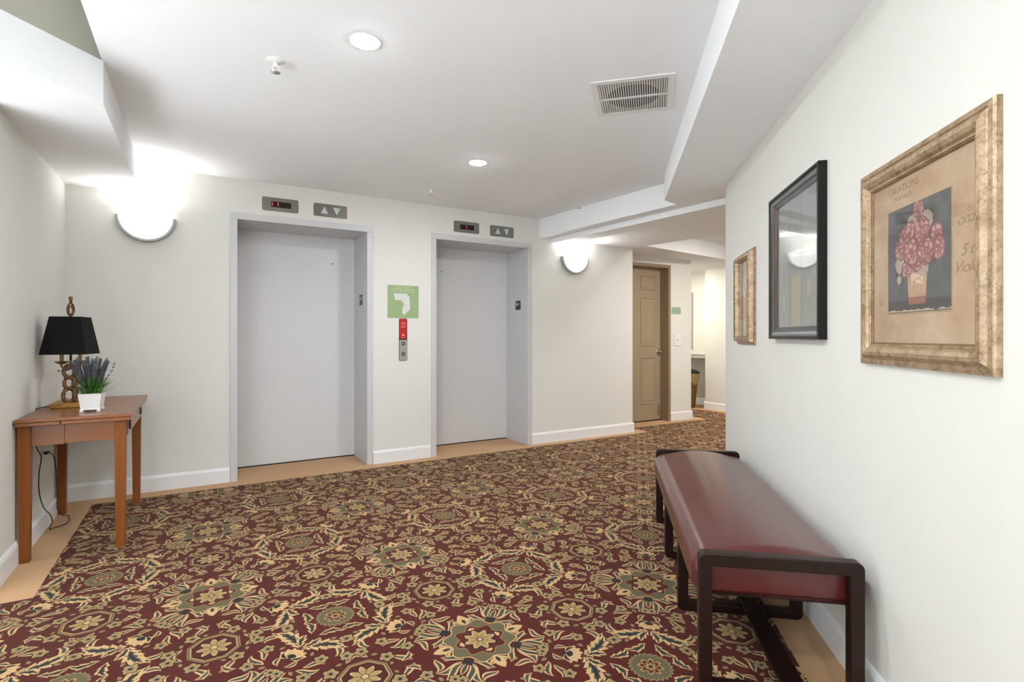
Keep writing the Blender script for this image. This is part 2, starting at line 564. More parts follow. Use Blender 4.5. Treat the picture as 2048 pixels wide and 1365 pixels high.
def grey_print():
    """flat print: misty grey ground with tall upright shapes"""
    m, b, N = base_mat('grey_print')
    X, Y, Z = N.coord('Object')
    nz = N.noise(14, 4, None, 0.6)
    S = {'c': N.mix(nz, (0.27, 0.275, 0.27), (0.43, 0.43, 0.42))}

    def lay(mask, col):
        S['c'] = N.mix(mask, S['c'], col)
    wob = (nz - 0.5) * 0.012
    u = X + wob
    lay((u > -0.06) * (u < 0.09) * 0.5, (0.27, 0.31, 0.31))
    lay((u > -0.05) * (u < 0.075) * (Z < -0.06) * ((nz * 0.4 + (u * 9.0).abs()) < 0.72), (0.46, 0.40, 0.26))
    for x0, w in ((0.092, 0.009), (-0.062, 0.005), (0.02, 0.002)):
        lay(((u - x0).abs() < w) * 0.7, (0.17, 0.19, 0.19))
    for x0, z0 in ((0.17, -0.17), (-0.15, -0.13)):
        lay(((X - x0).abs() < 0.018) * ((Z - z0).abs() < 0.032) * 0.6, (0.52, 0.52, 0.48))
    m.node_tree.links.new(S['c'].s, b.inputs['Base Color'])
    b.inputs['Roughness'].default_value = 0.6
    return m


rose_print()
pale_print()
grey_print()
parchment('mat_board', (0.50, 0.315, 0.18), (0.74, 0.575, 0.41), (0.60, 0.36, 0.22))
M = MATS

# ------------------------------------------------------------------ mesh helpers


def obj(name, bm, m, parent=None, smooth=False, loc=None, rot=None, bevel=0.0, seg=2):
    me = bpy.data.meshes.new(name)
    bmesh.ops.recalc_face_normals(bm, faces=bm.faces)
    bm.to_mesh(me)
    bm.free()
    me.materials.append(M[m] if isinstance(m, str) else m)
    if smooth:
        for p in me.polygons:
            p.use_smooth = True
    o = bpy.data.objects.new(name, me)
    COL.objects.link(o)
    if parent:
        o.parent = parent
    if loc:
        o.location = loc
    if rot:
        o.rotation_euler = rot
    if bevel:
        md = o.modifiers.new('bevel', 'BEVEL')
        md.width = bevel
        md.segments = seg
        md.limit_method = 'ANGLE'
        md.harden_normals = False
    return o


def share(name, src, parent, loc=(0, 0, 0), rot=(0, 0, 0)):
    o = src.copy()
    o.name = name
    COL.objects.link(o)
    o.parent = parent
    o.location = loc
    o.rotation_euler = rot
    return o


def tag(o, label, cat, group=None):
    o['label'] = label
    o['category'] = cat
    if group:
        o['group'] = group
    return o


def thing(name, label, cat, loc=(0, 0, 0), rz=0.0, group=None):
    o = bpy.data.objects.new(name, None)
    o.empty_display_size = 0.1
    COL.objects.link(o)
    o.location = loc
    o.rotation_euler = (0, 0, rz)
    return tag(o, label, cat, group)


def struct(name, bm, m, label=None, parent=None, **k):
    o = obj(name, bm, m, parent, **k)
    if parent is None:
        o['kind'] = 'structure'
        if label:
            o['label'] = label
    return o


def box(bm, x0, x1, y0, y1, z0, z1):
    vs = [bm.verts.new(p) for p in ((x0, y0, z0), (x1, y0, z0), (x1, y1, z0), (x0, y1, z0),
                                    (x0, y0, z1), (x1, y0, z1), (x1, y1, z1), (x0, y1, z1))]
    for f in ((3, 2, 1, 0), (4, 5, 6, 7), (0, 1, 5, 4), (1, 2, 6, 5), (2, 3, 7, 6), (3, 0, 4, 7)):
        bm.faces.new([vs[i] for i in f])
    return bm


def bx(*a):
    return box(bmesh.new(), *a)


def prism(poly, z0, z1, bm=None):
    bm = bm or bmesh.new()
    lo = [bm.verts.new((x, y, z0)) for x, y in poly]
    hi = [bm.verts.new((x, y, z1)) for x, y in poly]
    n = len(poly)
    bm.faces.new(lo[::-1])
    bm.faces.new(hi)
    for i in range(n):
        bm.faces.new((lo[i], lo[(i + 1) % n], hi[(i + 1) % n], hi[i]))
    return bm


def prism_xz(poly, y0, y1, bm=None):
    """outline in x,z pushed along y"""
    bm = bm or bmesh.new()
    a = [bm.verts.new((x, y0, z)) for x, z in poly]
    b = [bm.verts.new((x, y1, z)) for x, z in poly]
    n = len(poly)
    bm.faces.new(a[::-1])
    bm.faces.new(b)
    for i in range(n):
        bm.faces.new((a[i], a[(i + 1) % n], b[(i + 1) % n], b[i]))
    return bm


def lathe(prof, n=32, bm=None, a0=0.0, a1=2 * PI, cx=0, cy=0):
    """profile (r,z) turned about z"""
    bm = bm or bmesh.new()
    full = abs(a1 - a0 - 2 * PI) < 1e-6
    k = n if full else n + 1
    rings = []
    for i in range(k):
        a = a0 + (a1 - a0) * i / n
        ring = [bm.verts.new((cx + r * math.cos(a), cy + r * math.sin(a), z)) for r, z in prof]
        rings.append(ring)
    for i in range(n):
        A, B = rings[i], rings[(i + 1) % k]
        for j in range(len(prof) - 1):
            try:
                bm.faces.new((A[j], B[j], B[j + 1], A[j + 1]))
            except ValueError:
                pass
    bmesh.ops.remove_doubles(bm, verts=bm.verts, dist=1e-6)
    return bm


def tube(pts, r, n=8, bm=None, taper=None, cap=True, closed=False):
    bm = bm or bmesh.new()
    pts = [Vector(p) for p in pts]
    m = len(pts)
    rings = []
    up = Vector((0, 0, 1))
    for i, p in enumerate(pts):
        if closed:
            d = pts[(i + 1) % m] - pts[i - 1]
        else:
            d = pts[min(i + 1, m - 1)] - pts[max(i - 1, 0)]
        d.normalize()
        ref = up if abs(d.dot(up)) < 0.95 else Vector((1, 0, 0))
        s = d.cross(ref).normalized()
        t = s.cross(d).normalized()
        rr = r if taper is None else r * taper[i]
        rings.append([bm.verts.new(p + (s * math.cos(2 * PI * k / n) + t * math.sin(2 * PI * k / n)) * rr) for k in range(n)])
    for i in range(m if closed else m - 1):
        A, B = rings[i], rings[(i + 1) % m]
        for k in range(n):
            bm.faces.new((A[k], A[(k + 1) % n], B[(k + 1) % n], B[k]))
    if cap and not closed:
        bm.faces.new(rings[0][::-1])
        bm.faces.new(rings[-1])
    return bm


def smooth_path(pts, k=6):
    """Catmull-Rom through the points"""
    P = [Vector(p) for p in pts]
    P = [P[0]] + P + [P[-1]]
    out = []
    for i in range(1, len(P) - 2):
        for j in range(k):
            t = j / k
            a, b, c, d = P[i - 1], P[i], P[i + 1], P[i + 2]
            out.append(0.5 * ((2 * b) + (c - a) * t + (2 * a - 5 * b + 4 * c - d) * t * t + (3 * b - a - 3 * c + d) * t ** 3))
    out.append(P[-2])
    return out


def round_rect(x0, x1, z0, z1, r, n=5):
    pts = []
    for cx, cz, a in ((x1 - r, z0 + r, -PI / 2), (x1 - r, z1 - r, 0), (x0 + r, z1 - r, PI / 2), (x0 + r, z0 + r, PI)):
        for i in range(n + 1):
            t = a + PI / 2 * i / n
            pts.append((cx + r * math.cos(t), cz + r * math.sin(t)))
    return pts


def lettering(name, text, size, m, parent, loc, rot, align='CENTER', depth=0.0004, shear=0.0, sx=1.0):
    cu = bpy.data.curves.new(name, 'FONT')
    cu.body = text
    cu.size = size
    cu.align_x = align
    cu.align_y = 'CENTER'
    cu.extrude = depth
    cu.shear = shear
    tmp = bpy.data.objects.new('tmp_text', cu)
    COL.objects.link(tmp)
    dg = bpy.context.evaluated_depsgraph_get()
    me = bpy.data.meshes.new_from_object(tmp.evaluated_get(dg))
    bpy.data.objects.remove(tmp)
    me.materials.clear()
    me.materials.append(M[m])
    o = bpy.data.objects.new(name, me)
    COL.objects.link(o)
    o.parent = parent
    o.location = loc
    o.rotation_euler = rot
    o.scale = (sx, 1, 1)
    return o


# ------------------------------------------------------------------ plan (metres; X along the elevator wall, Y towards it)
YE = 4.82                 # elevator wall face
XL = -0.81                # left stub wall face
YD = 5.185                # recessed door wall face
XC = 4.56                 # end of the elevator wall
XF = 7.03                 # far wall of the side corridor
ZC, ZS, ZB = 2.445, 2.245, 2.195   # ceiling, soffit, beam
W2A = math.atan2(0.7548139, 0.6559053)       # heading of the picture wall
W2O = (0.6241, -0.5425)


def w2(al, off=0.0):
    u = (math.cos(W2A), math.sin(W2A))
    return (W2O[0] + u[0] * al - u[1] * off, W2O[1] + u[1] * al + u[0] * off)


W2_END = 4.045

# ------------------------------------------------------------------ floor
fl = struct('floor', bx(-4.2, 7.8, -2.9, 7.3, -0.08, 0.0), 'border_carpet', 'plain tan border carpet running along the walls')
carp = [(-0.635, 3.122), (-0.635, 4.640), (0.15, 4.650), (4.50, 4.70), (4.75, 4.725), (4.75, 5.02), (6.19, 5.035), (6.19, 7.1), (6.86, 7.1),
        (6.86, 1.4), w2(4.21, -1.2), w2(4.21, 0.165), w2(-2.2, 0.165), (-1.05, -2.1), (-1.05, 3.122)]
obj('patterned_carpet', prism(carp, 0.0, 0.003), 'axminster_carpet', fl)['label'] = 'dark red carpet woven with gold medallions and leaves'

obj('bounce_floor', bx(-4.05, -1.05, -2.65, 3.122, 0.0, 0.004), 'pale_bounce', fl)['label'] = 'pale floor added to bounce sunlight up to the ceiling'  # unseen reflector, added to light the ceiling

# ------------------------------------------------------------------ walls
DL = (0.218, 1.367)       # elevator frames, outer
DR = (1.938, 3.090)
FH = 2.170
bm = bmesh.new()
for a, b_ in ((XL - 0.2, DL[0]), (DL[1], DR[0]), (DR[1], XC)):
    box(bm, a, b_, YE, YE + 0.60, 0, 2.9)
for a, b_ in (DL, DR):
    box(bm, a, b_, YE, YE + 0.60, FH, 2.9)
box(bm, XL - 0.2, XC, YE + 0.60, YE + 0.70, 0, 2.9)
struct('wall_back', bm, 'wall_paint', 'cream wall holding both elevator doorways')
struct('wall_left', bx(XL - 0.2, XL, 3.287, YE, 0, 2.9), 'wall_paint', 'short cream wall beside the side table')
struct('wall_left_corridor', bx(-4.2, XL - 0.2, 3.287, 3.487, 0, 2.95), 'wall_paint')

# picture wall
bm = prism([w2(-3.4, 0), w2(W2_END, 0), w2(W2_END, -0.2), w2(-3.4, -0.2)], 0, 2.9)
struct('wall_right', bm, 'wall_paint', 'cream wall hung with the framed pictures')
struct('wall_right_return', prism([w2(W2_END, -0.2), w2(W2_END, -3.0), w2(W2_END - 0.2, -3.0), w2(W2_END - 0.2, -0.2)], 0, 2.9), 'wall_paint')

# recessed wall with the tan door
DX0, DX1, DZ = 4.60, 5.602, 2.150
bm = bmesh.new()
box(bm, XC, DX0, YD, YD + 0.235, 0, 2.9)
box(bm, DX1, 6.02, YD, YD + 0.235, 0, 2.9)
box(bm, DX0, DX1, YD, YD + 0.235, DZ, 2.9)
struct('wall_door', bm, 'wall_paint', 'cream wall around the tan door')
struct('wall_door_return', bx(5.9, 6.02, YD + 0.235, 7.2, 0, 2.9), 'wall_paint')
struct('wall_door_inner', bx(XC, 5.9, 5.56, 5.66, 0, 2.9), 'dark_gap')
# far corridor wall with alcove
bm = bmesh.new()
box(bm, XF, XF + 0.2, 0.8, 5.77, 0, 2.9)
box(bm, XF + 0.36, XF + 0.5, 5.3, 7.2, 0, 2.9)
box(bm, XF + 0.2, XF + 0.36, 5.57, 5.77, 0, 2.9)
struct('wall_far', bm, 'wall_paint', 'cream wall at the far end of the side corridor')
struct('wall_far_end', bx(5.9, 7.6, 7.1, 7.25, 0, 2.9), 'wall_paint')

# lobby behind the camera (encloses the room); two windows are added for fill light
bm = bmesh.new()
box(bm, -4.2, -4.05, -2.9, -0.8, 0, 2.95)
box(bm, -4.2, -4.05, 3.0, 3.4, 0, 2.95)
box(bm, -4.2, -4.05, -0.8, 3.0, 0, 0.30)
box(bm, -4.2, -4.05, -0.8, 3.0, 2.45, 2.95)
struct('wall_lobby', bm, 'wall_paint')
bm = bmesh.new()
box(bm, -4.2, -3.8, -2.85, -2.65, 0, 2.95)
box(bm, -1.4, 0.0, -2.85, -2.65, 0, 2.95)
box(bm, -3.8, -1.4, -2.85, -2.65, 0, 0.45)
box(bm, -3.8, -1.4, -2.85, -2.65, 2.45, 2.95)
struct('wall_rear', bm, 'wall_paint')


def window(name, horizontal, a0, a1, c):
    w = bpy.data.objects.new(name, None)
    COL.objects.link(w)
    w['kind'] = 'structure'
    for i in range(4):
        t = a0 + (a1 - a0) * i / 3
        b2 = bx(c - 0.05, c, t - 0.03, t + 0.03, 0.45, 2.45) if not horizontal else bx(t - 0.03, t + 0.03, c - 0.05, c, 0.45, 2.45)
        obj('mullion', b2, 'trim_white', w)
    for z in (0.45, 2.40):
        b2 = bx(c - 0.05, c, a0, a1, z, z + 0.05) if not horizontal else bx(a0, a1, c - 0.05, c, z, z + 0.05)
        obj('rail', b2, 'trim_white', w)
    b2 = bx(c - 0.04, c - 0.035, a0, a1, 0.45, 2.45) if not horizontal else bx(a0, a1, c - 0.04, c - 0.035, 0.45, 2.45)
    obj('pane', b2, 'picture_glass', w)
    return w


window('added_window_1', False, -0.8, 3.0, -4.06)  # unseen opening, added to bring in sun and fill light
window('added_window_2', True, -3.8, -1.4, -2.66)  # second added opening, for the rear fill light

# ------------------------------------------------------------------ ceiling
struct('ceiling', bx(-0.385, 7.8, -2.9, 7.3, ZC, ZC + 0.12), 'ceiling_paint', 'smooth white ceiling with recessed lights')
struct('ceiling_raised', bx(-4.2, -0.30, -2.9, 3.5, 2.85, 2.95), 'ceiling_paint')
struct('ceiling_raised_side', bx(-0.385, -0.30, -2.9, 3.3, ZC + 0.12, 2.85), 'wall_paint')
# left soffit: dropped box above the table, cut at 45 degrees towards the lobby
sof = [(-0.380, YE + 0.02), (-1.0, YE + 0.02), (-1.0, 3.4), (-4.2, 3.4), (-4.2, -0.75), (-0.380, 3.075)]
struct('ceiling_soffit_left', prism(sof, ZS, ZC), 'ceiling_paint', 'white dropped soffit above the side table')
struct('wall_upper_left', prism([(-0.380, 3.105), (-0.380, 3.3), (-4.2, 3.3), (-4.2, -0.72)], ZC, 2.85), 'wall_paint_darkened', 'upper wall above the white soffit, darkened to khaki')
# right soffit, beam one and the low corridor ceiling with its own tray
bk = -0.45         # unseen end cut short so the added sconces reach the ceiling
sx, sy = 0.6559, 0.7548
sofr = [(3.190, YE + 0.01), (3.352, 3.035), (3.168, 2.990), (1.48 + sx * bk, 1.083 + sy * bk), (1.48 + sx * bk + 1.1, 1.083 + sy * bk - 0.95),
        (3.2, 0.2), (5.05, 1.9), (4.58, 4.61), (7.3, 5.01), (7.6, 7.2), (4.2, 7.2), (4.2, YE + 0.01)]
struct('ceiling_soffit_right', prism(sofr, ZS, ZC), 'ceiling_paint', 'white dropped soffit along the picture wall and corridor')
beam = [(3.335, YE + 0.01), (3.520, 2.685), (3.70, 0.60), (3.90, 0.60), (3.690, 2.685), (3.556, YE + 0.01)]
struct('ceiling_beam', prism(beam, ZB, ZS), 'ceiling_paint', 'shallow white beam crossing to the elevator wall')

# ------------------------------------------------------------------ baseboards
BH = 0.118


def baseboard(name, p, q, h=BH, t=0.015, ends=(0, 0)):
    """profile board from p to q on the floor; the room is on its left"""
    d = Vector((q[0] - p[0], q[1] - p[1]))
    L = d.length
    prof = [(0, 0), (t, 0), (t, h - 0.022), (t - 0.002, h - 0.014), (t - 0.007, h - 0.004), (0.004, h), (0, h)]
    bm = bmesh.new()
    A = [bm.verts.new((-ends[0], y, z)) for y, z in prof]
    B = [bm.verts.new((L + ends[1], y, z)) for y, z in prof]
    n = len(prof)
    bm.faces.new(A)
    bm.faces.new(B[::-1])
    for i in range(n):
        bm.faces.new((A[i], A[(i + 1) % n], B[(i + 1) % n], B[i]))
    return struct(name, bm, 'trim_white', loc=(p[0], p[1], 0), rot=(0, 0, math.atan2(d.y, d.x)))


baseboard('baseboard_back', (DL[0] - 0.002, YE), (XL, YE))
baseboard('baseboard_back.001', (DR[0] - 0.004, YE), (DL[1] + 0.004, YE))
baseboard('baseboard_back.002', (XC, YE), (DR[1] + 0.002, YE), ends=(0.015, 0))
baseboard('baseboard_back_end', (XC, YD), (XC, YE), ends=(0, 0))
baseboard('baseboard_left', (XL, YE), (XL, 3.287), ends=(0, 0.015))
baseboard('baseboard_left_corridor', (XL, 3.287), (-4.05, 3.287))
baseboard('baseboard_right', w2(-3.2), w2(W2_END), ends=(0, 0.015))
baseboard('baseboard_door', (6.02, YD), (DX1, YD), ends=(0.015, 0))
baseboard('baseboard_far', (XF, 0.9), (XF, 5.77), ends=(0, 0.015))
baseboard('baseboard_alcove', (XF + 0.36, 5.77), (XF + 0.36, 7.1))

# ------------------------------------------------------------------ elevators
YB = 5.27                  # door panel plane


def elevator(name, x0, x1, kx, label):
    e = bpy.data.objects.new(name, None)
    COL.objects.link(e)
    e.location = ((x0 + x1) / 2, YE, 0)
    e['kind'] = 'structure'
    e['label'] = label
    hw, fw = (x1 - x0) / 2, 0.051
    f0, f1 = -0.014, YB - YE
    obj('frame_jamb', bx(-hw, -hw + fw, f0, f1, 0, FH - 0.054), 'elevator_frame', e, bevel=0.002)
    obj('frame_jamb', bx(hw - fw, hw, f0, f1, 0, FH - 0.054), 'elevator_frame', e, bevel=0.002)
    obj('frame_header', bx(-hw, hw, f0, f1, FH - 0.053, FH), 'elevator_frame', e, bevel=0.002)
    obj('threshold_gap', bx(-hw + fw, hw - fw, f1 - 0.004, f1 + 0.03, 0.0, 0.010), 'dark_gap', e)
    dp = obj('door_panel', bx(-hw, hw, f1, f1 + 0.035, 0.010, FH), 'elevator_steel', e)
    kh = lathe([(0.0, 0.0), (0.006, 0.0), (0.006, 0.003), (0.0, 0.003)], 12)
    obj('keyhole', kh, 'dark_gap', dp, loc=(kx - (x0 + x1) / 2, f1 - 0.0005, 1.867), rot=(PI / 2, 0, 0))
    return e


elevator('door_1', *DL, 1.109, 'grey steel elevator door nearer the side table')
elevator('door_2', *DR, 2.239, 'grey steel elevator door nearer the corridor')


def plate_bm(w, h, r, t):
    return prism_xz(round_rect(-w / 2, w / 2, -h / 2, h / 2, r), -t, 0)


def screw(parent, x, z, y=-0.005):
    b2 = lathe([(0.0, 0.0015), (0.003, 0.0012), (0.0042, 0.0)], 10)
    obj('screw', b2, 'grey_dot', parent, loc=(x, y, z), rot=(PI / 2, 0, 0))


def indicator(x, z, label, code, m, cx):
    t = thing('floor_indicator', label, 'indicator', (x, YE, z), 0, 'floor indicators above the elevators')
    obj('faceplate', plate_bm(0.283, 0.112, 0.014, 0.005), m, t, bevel=0.001)
    d = obj('display', bx(-0.072, 0.082, -0.0065, -0.003, -0.024, 0.024), 'display_black', t)
    for i, ch in enumerate(code):
        lettering('digit', ch, 0.044, 'display_red', d, (cx + i * 0.042, -0.007, 0), (PI / 2, 0, 0))
    screw(t, -0.112, 0)
    screw(t, 0.112, 0)
    return t


def arrows(x, z, label, m):
    t = thing('arrow_panel', label, 'indicator', (x, YE, z), 0, 'arrow panels above the elevators')
    obj('faceplate', plate_bm(0.283, 0.112, 0.014, 0.005), m, t, bevel=0.001)
    obj('up_arrow', prism_xz([(-0.083, -0.030), (-0.021, -0.030), (-0.052, 0.034)], -0.0085, -0.003), 'arrow_lens', t)
    obj('down_arrow', prism_xz([(0.021, 0.030), (0.083, 0.030), (0.052, -0.034)], -0.0085, -0.003), 'arrow_lens', t)
    screw(t, -0.112, 0)
    screw(t, 0.112, 0)
    return t


indicator(0.5915, 2.272, 'brushed metal floor indicator with red digits above the near elevator', '11', 'brushed_plate', -0.062)
arrows(0.997, 2.271, 'bronze arrow panel above the elevator nearer the side table', 'brushed_plate')
indicator(2.3175, 2.265, 'brushed metal floor indicator with one red digit above the far elevator', '1', 'brushed_plate_cool', 0.0)
arrows(2.727, 2.263, 'pale grey arrow panel above the elevator nearer the corridor', 'brushed_plate_cool')


def jamb_sign(x, y, label):
    t = thing('floor_plaque', label, 'sign', (x, y, 1.512), -PI / 2, 'plaques on the elevator jambs')
    obj('plate', plate_bm(0.105, 0.100, 0.003, 0.002), 'plaque_black', t)
    pts = []
    for i in range(10):
        r = 0.026 if i % 2 == 0 else 0.011
        a = PI / 2 + i * PI / 5
        pts.append((-0.018 + r * math.cos(a), 0.012 + r * math.sin(a)))
    obj('star', prism_xz(pts, -0.0030, -0.0015), 'sign_pale', t)
    lettering('numeral', '1', 0.060, 'sign_pale', t, (0.030, -0.0025, 0.012), (PI / 2, 0, 0))
    for i in range(2):
        b2 = lathe([(0, 0.0010), (0.0022, 0.0)], 8)
        obj('braille_dot', b2, 'plaque_black', t, loc=(-0.004 + i * 0.009, -0.002, -0.034), rot=(PI / 2, 0, 0))
    return t


jamb_sign(1.3155, 5.018, 'small black star plaque on the right jamb of the near elevator')
jamb_sign(3.0385, 5.007, 'small black star plaque on the right jamb of the far elevator')

# evacuation sign and call station
t = thing('evacuation_sign', 'square green floor plan sign between the two elevators', 'sign', (1.658, YE, 1.496))
obj('panel', plate_bm(0.302, 0.306, 0.006, 0.005), 'sign_green', t, bevel=0.001)
S_ = lambda px, py: ((px - 329) / 448 * 0.302, -(py - 380) / 470 * 0.306)
plan = [S_(*p) for p in ((192, 264), (388, 264), (390, 292), (420, 304), (428, 490), (400, 512), (340, 580), (312, 545), (316, 468), (334, 440),
                         (334, 410), (318, 378), (290, 362), (214, 360))]
obj('floor_plan', prism_xz(plan, -0.0062, -0.004), 'sign_pale', t)
for i, s in enumerate(('IN CASE OF FIRE', 'USE STAIRWAYS FOR EXITING', 'DO NOT USE THE ELEVATOR')):
    lettering('lettering', s, 0.0165, 'sign_lettering', t, (0, -0.0054, 0.136 - i * 0.021), (PI / 2, 0, 0))
lettering('lettering', 'FIRST FLOOR', 0.010, 'sign_lettering', t, (0, -0.0054, -0.146), (PI / 2, 0, 0))

t = thing('call_station', 'tall red and steel elevator call station under the green sign', 'call station', (1.657, YE, 1.138))
obj('backplate', plate_bm(0.080, 0.396, 0.010, 0.004), 'black_plastic', t)
rd = obj('red_plate', prism_xz(round_rect(-0.037, 0.037, 0.008, 0.195, 0.008), -0.0065, -0.003), 'call_red', t)
st = obj('button_plate', prism_xz(round_rect(-0.037, 0.037, -0.195, -0.002, 0.008), -0.0065, -0.003), 'satin_metal', t)
for s, z in (('IN CASE', 0.158), ('OF FIRE', 0.147), ('USE EXIT', 0.127), ('STAIRS', 0.116)):
    lettering('lettering', s, 0.0125, 'red_lettering', rd, (0, -0.0069, z), (PI / 2, 0, 0))
obj('flame_mark', prism_xz([(-0.012, 0.036), (0.012, 0.036), (0.013, 0.044), (0.004, 0.056), (0, 0.047), (-0.005, 0.052), (-0.013, 0.044)], -0.0072, -0.006), 'red_lettering', rd)
lettering('lettering', 'FIRE KEY', 0.009, 'red_lettering', rd, (0, -0.0069, 0.022), (PI / 2, 0, 0))
for z in (-0.037, -0.134):
    bt = obj('call_button', lathe([(0, 0.004), (0.010, 0.004), (0.016, 0.0055), (0.0175, 0.003), (0.0175, 0)], 20), 'black_plastic', st, smooth=True, loc=(0, -0.0062, z), rot=(PI / 2, 0, 0))
    obj('button_light', lathe([(0, 0.0060), (0.007, 0.0054), (0.008, 0.003)], 16), 'sign_pale', bt, smooth=True)
obj('key_switch', lathe([(0, 0.002), (0.0045, 0.002), (0.005, 0)], 12), 'grey_dot', st, loc=(0, -0.0062, -0.166), rot=(PI / 2, 0, 0))

# ------------------------------------------------------------------ wall sconces


def sconce(pos, rz, label, power, group):
    t = thing('wall_sconce', label, 'wall lamp', (pos[0], pos[1], 2.062), rz, group)
    # metal half ring standing off the wall
    bm = bmesh.new()
    prof = [(0.188, -0.002), (0.188, -0.040), (0.184, -0.046), (0.171, -0.046), (0.168, -0.040), (0.168, -0.002)]
    n = 40
    rings = []
    for i in range(n + 1):
        a = PI + PI * i / n
        rings.append([bm.verts.new((r * math.cos(a), y, r * math.sin(a))) for r, y in prof])
    for i in range(n):
        for j in range(len(prof)):
            bm.faces.new((rings[i][j], rings[i + 1][j], rings[i + 1][(j + 1) % 6], rings[i][(j + 1) % 6]))
    bm.faces.new(rings[0])
    bm.faces.new(rings[-1][::-1])
    obj('metal_rim', bm, 'sconce_metal', t, smooth=False, bevel=0.002)
    # opal bowl: quarter of a flattened ball, open on top
    bm = bmesh.new()
    R, D = 0.162, 0.060
    g = []
    nu, nv = 28, 10
    for i in range(nu + 1):
        a = PI + PI * i / nu
        row = []
        for j in range(nv + 1):
            ph = PI / 2 * j / nv
            row.append(bm.verts.new((R * math.cos(a) * math.cos(ph), -0.020 - D * math.sin(ph), R * math.sin(a) * math.cos(ph))))
        g.append(row)
    for i in range(nu):
        for j in range(nv):
            bm.faces.new((g[i][j], g[i + 1][j], g[i + 1][j + 1], g[i][j + 1]))
    bmesh.ops.remove_doubles(bm, verts=bm.verts, dist=1e-5)
    obj('opal_bowl', bm, 'opal_glass', t, smooth=True)
    obj('backplate', prism_xz([(0.16 * math.cos(PI + PI * i / 20), 0.16 * math.sin(PI + PI * i / 20)) for i in range(21)], -0.006, 0), 'white_plastic', t)
    for s in (-1, 1):
        obj('clip', lathe([(0, 0.010), (0.006, 0.009), (0.007, 0.0)], 12), 'chrome', t, loc=(s * 0.1785, -0.034, -0.012), rot=(PI / 2, 0, 0))
    l = bpy.data.lights.new('sconce_bulb', 'AREA')
    l.shape = 'ELLIPSE'
    l.size, l.size_y = 0.22, 0.06
    l.energy = power
    l.color = (1.0, 0.985, 0.955)
    lo = bpy.data.objects.new('bulb', l)
    COL.objects.link(lo)
    lo.parent = t
    lo.location = (0, -0.060, -0.018)
    lo.rotation_euler = (PI + math.radians(54), 0, 0)      # reflector throws the light up and out over the ceiling
    return t


G_ = 'half moon sconces on the elevator wall'
sconce((-0.337, YE), 0, 'glowing half moon wall sconce above the side table', LAMP_SCONCE, G_)
sconce((3.661, YE), 0, 'glowing half moon wall sconce right of the far elevator', LAMP_SCONCE, G_)
# the same fittings added out of view on the picture wall to brighten the ceiling
sconce(w2(0.30), W2A + PI, 'added half moon sconce on the picture wall beside the camera', LAMP_ADDED_SCONCE, 'added half moon sconces on the picture wall')
sconce(w2(-1.10), W2A + PI, 'added half moon sconce on the picture wall behind the camera', LAMP_ADDED_SCONCE, 'added half moon sconces on the picture wall')

# ------------------------------------------------------------------ ceiling fittings


def downlight(x, y, label, z=ZC, m='lens_glow', r=0.060, group='recessed downlights'):
    t = thing('recessed_downlight', label, 'ceiling light', (x, y, z), 0, group)
    obj('trim_ring', lathe([(r + 0.008, 0.0), (r + 0.007, -0.0025), (r + 0.003, -0.0035), (r, -0.0025), (r, 0.0)], 36), 'trim_white', t, smooth=True)
    obj('lens', lathe([(0.0, -0.0075), (r * 0.5, -0.0070), (r * 0.85, -0.0052), (r + 0.001, -0.0028)], 36), m, t, smooth=True)
    return t


downlight(0.621, 2.294, 'round recessed downlight nearest the camera in the white ceiling')
downlight(1.764, 3.475, 'round recessed downlight in front of the far elevator')
downlight(-0.15, 0.35, 'round downlight added as fill over the lobby behind the camera')  # unseen fitting, added for fill light
downlight(-0.10, -1.2, 'round downlight added as fill at the rear of the lobby')  # also an unseen fitting added for fill
downlight(5.02, 3.25, 'round downlight added in the corridor tray to brighten the elevator wall')  # added out of view to brighten the corridor end of the wall
downlight(5.75, 3.55, 'warm round downlight in the side corridor tray', m='lens_glow_warm')
downlight(6.45, 6.1, 'warm round downlight before the corridor alcove', z=ZS, m='lens_glow_warm', r=0.045)


def sprinkler(x, y, label):
    t = thing('sprinkler_head', label, 'sprinkler', (x, y, ZC), 0, 'ceiling sprinkler heads')
    obj('escutcheon', lathe([(0.0, -0.010), (0.014, -0.011), (0.022, -0.009), (0.036, -0.004), (0.042, 0.0)], 28), 'white_plastic', t, smooth=True)
    obj('body', lathe([(0.0, -0.030), (0.007, -0.030), (0.009, -0.024), (0.009, -0.010)], 16), 'white_plastic', t, smooth=True)
    for s in (-1, 1):
        obj('frame_arm', tube([(s * 0.009, 0, -0.022), (s * 0.014, 0, -0.034), (s * 0.010, 0, -0.046), (0, 0, -0.052)], 0.0025, 6), 'white_plastic', t)
    obj('deflector', lathe([(0.0, -0.050), (0.006, -0.052), (0.020, -0.053), (0.021, -0.055), (0.0, -0.056)], 24), 'satin_metal', t, smooth=True)
    return t


sprinkler(0.306, 2.664, 'white pendant sprinkler head left of the nearest downlight')
sprinkler(1.729, 4.30, 'white pendant sprinkler head between the two elevators')
sprinkler(3.120, 4.02, 'white pendant sprinkler head beside the ceiling beam')

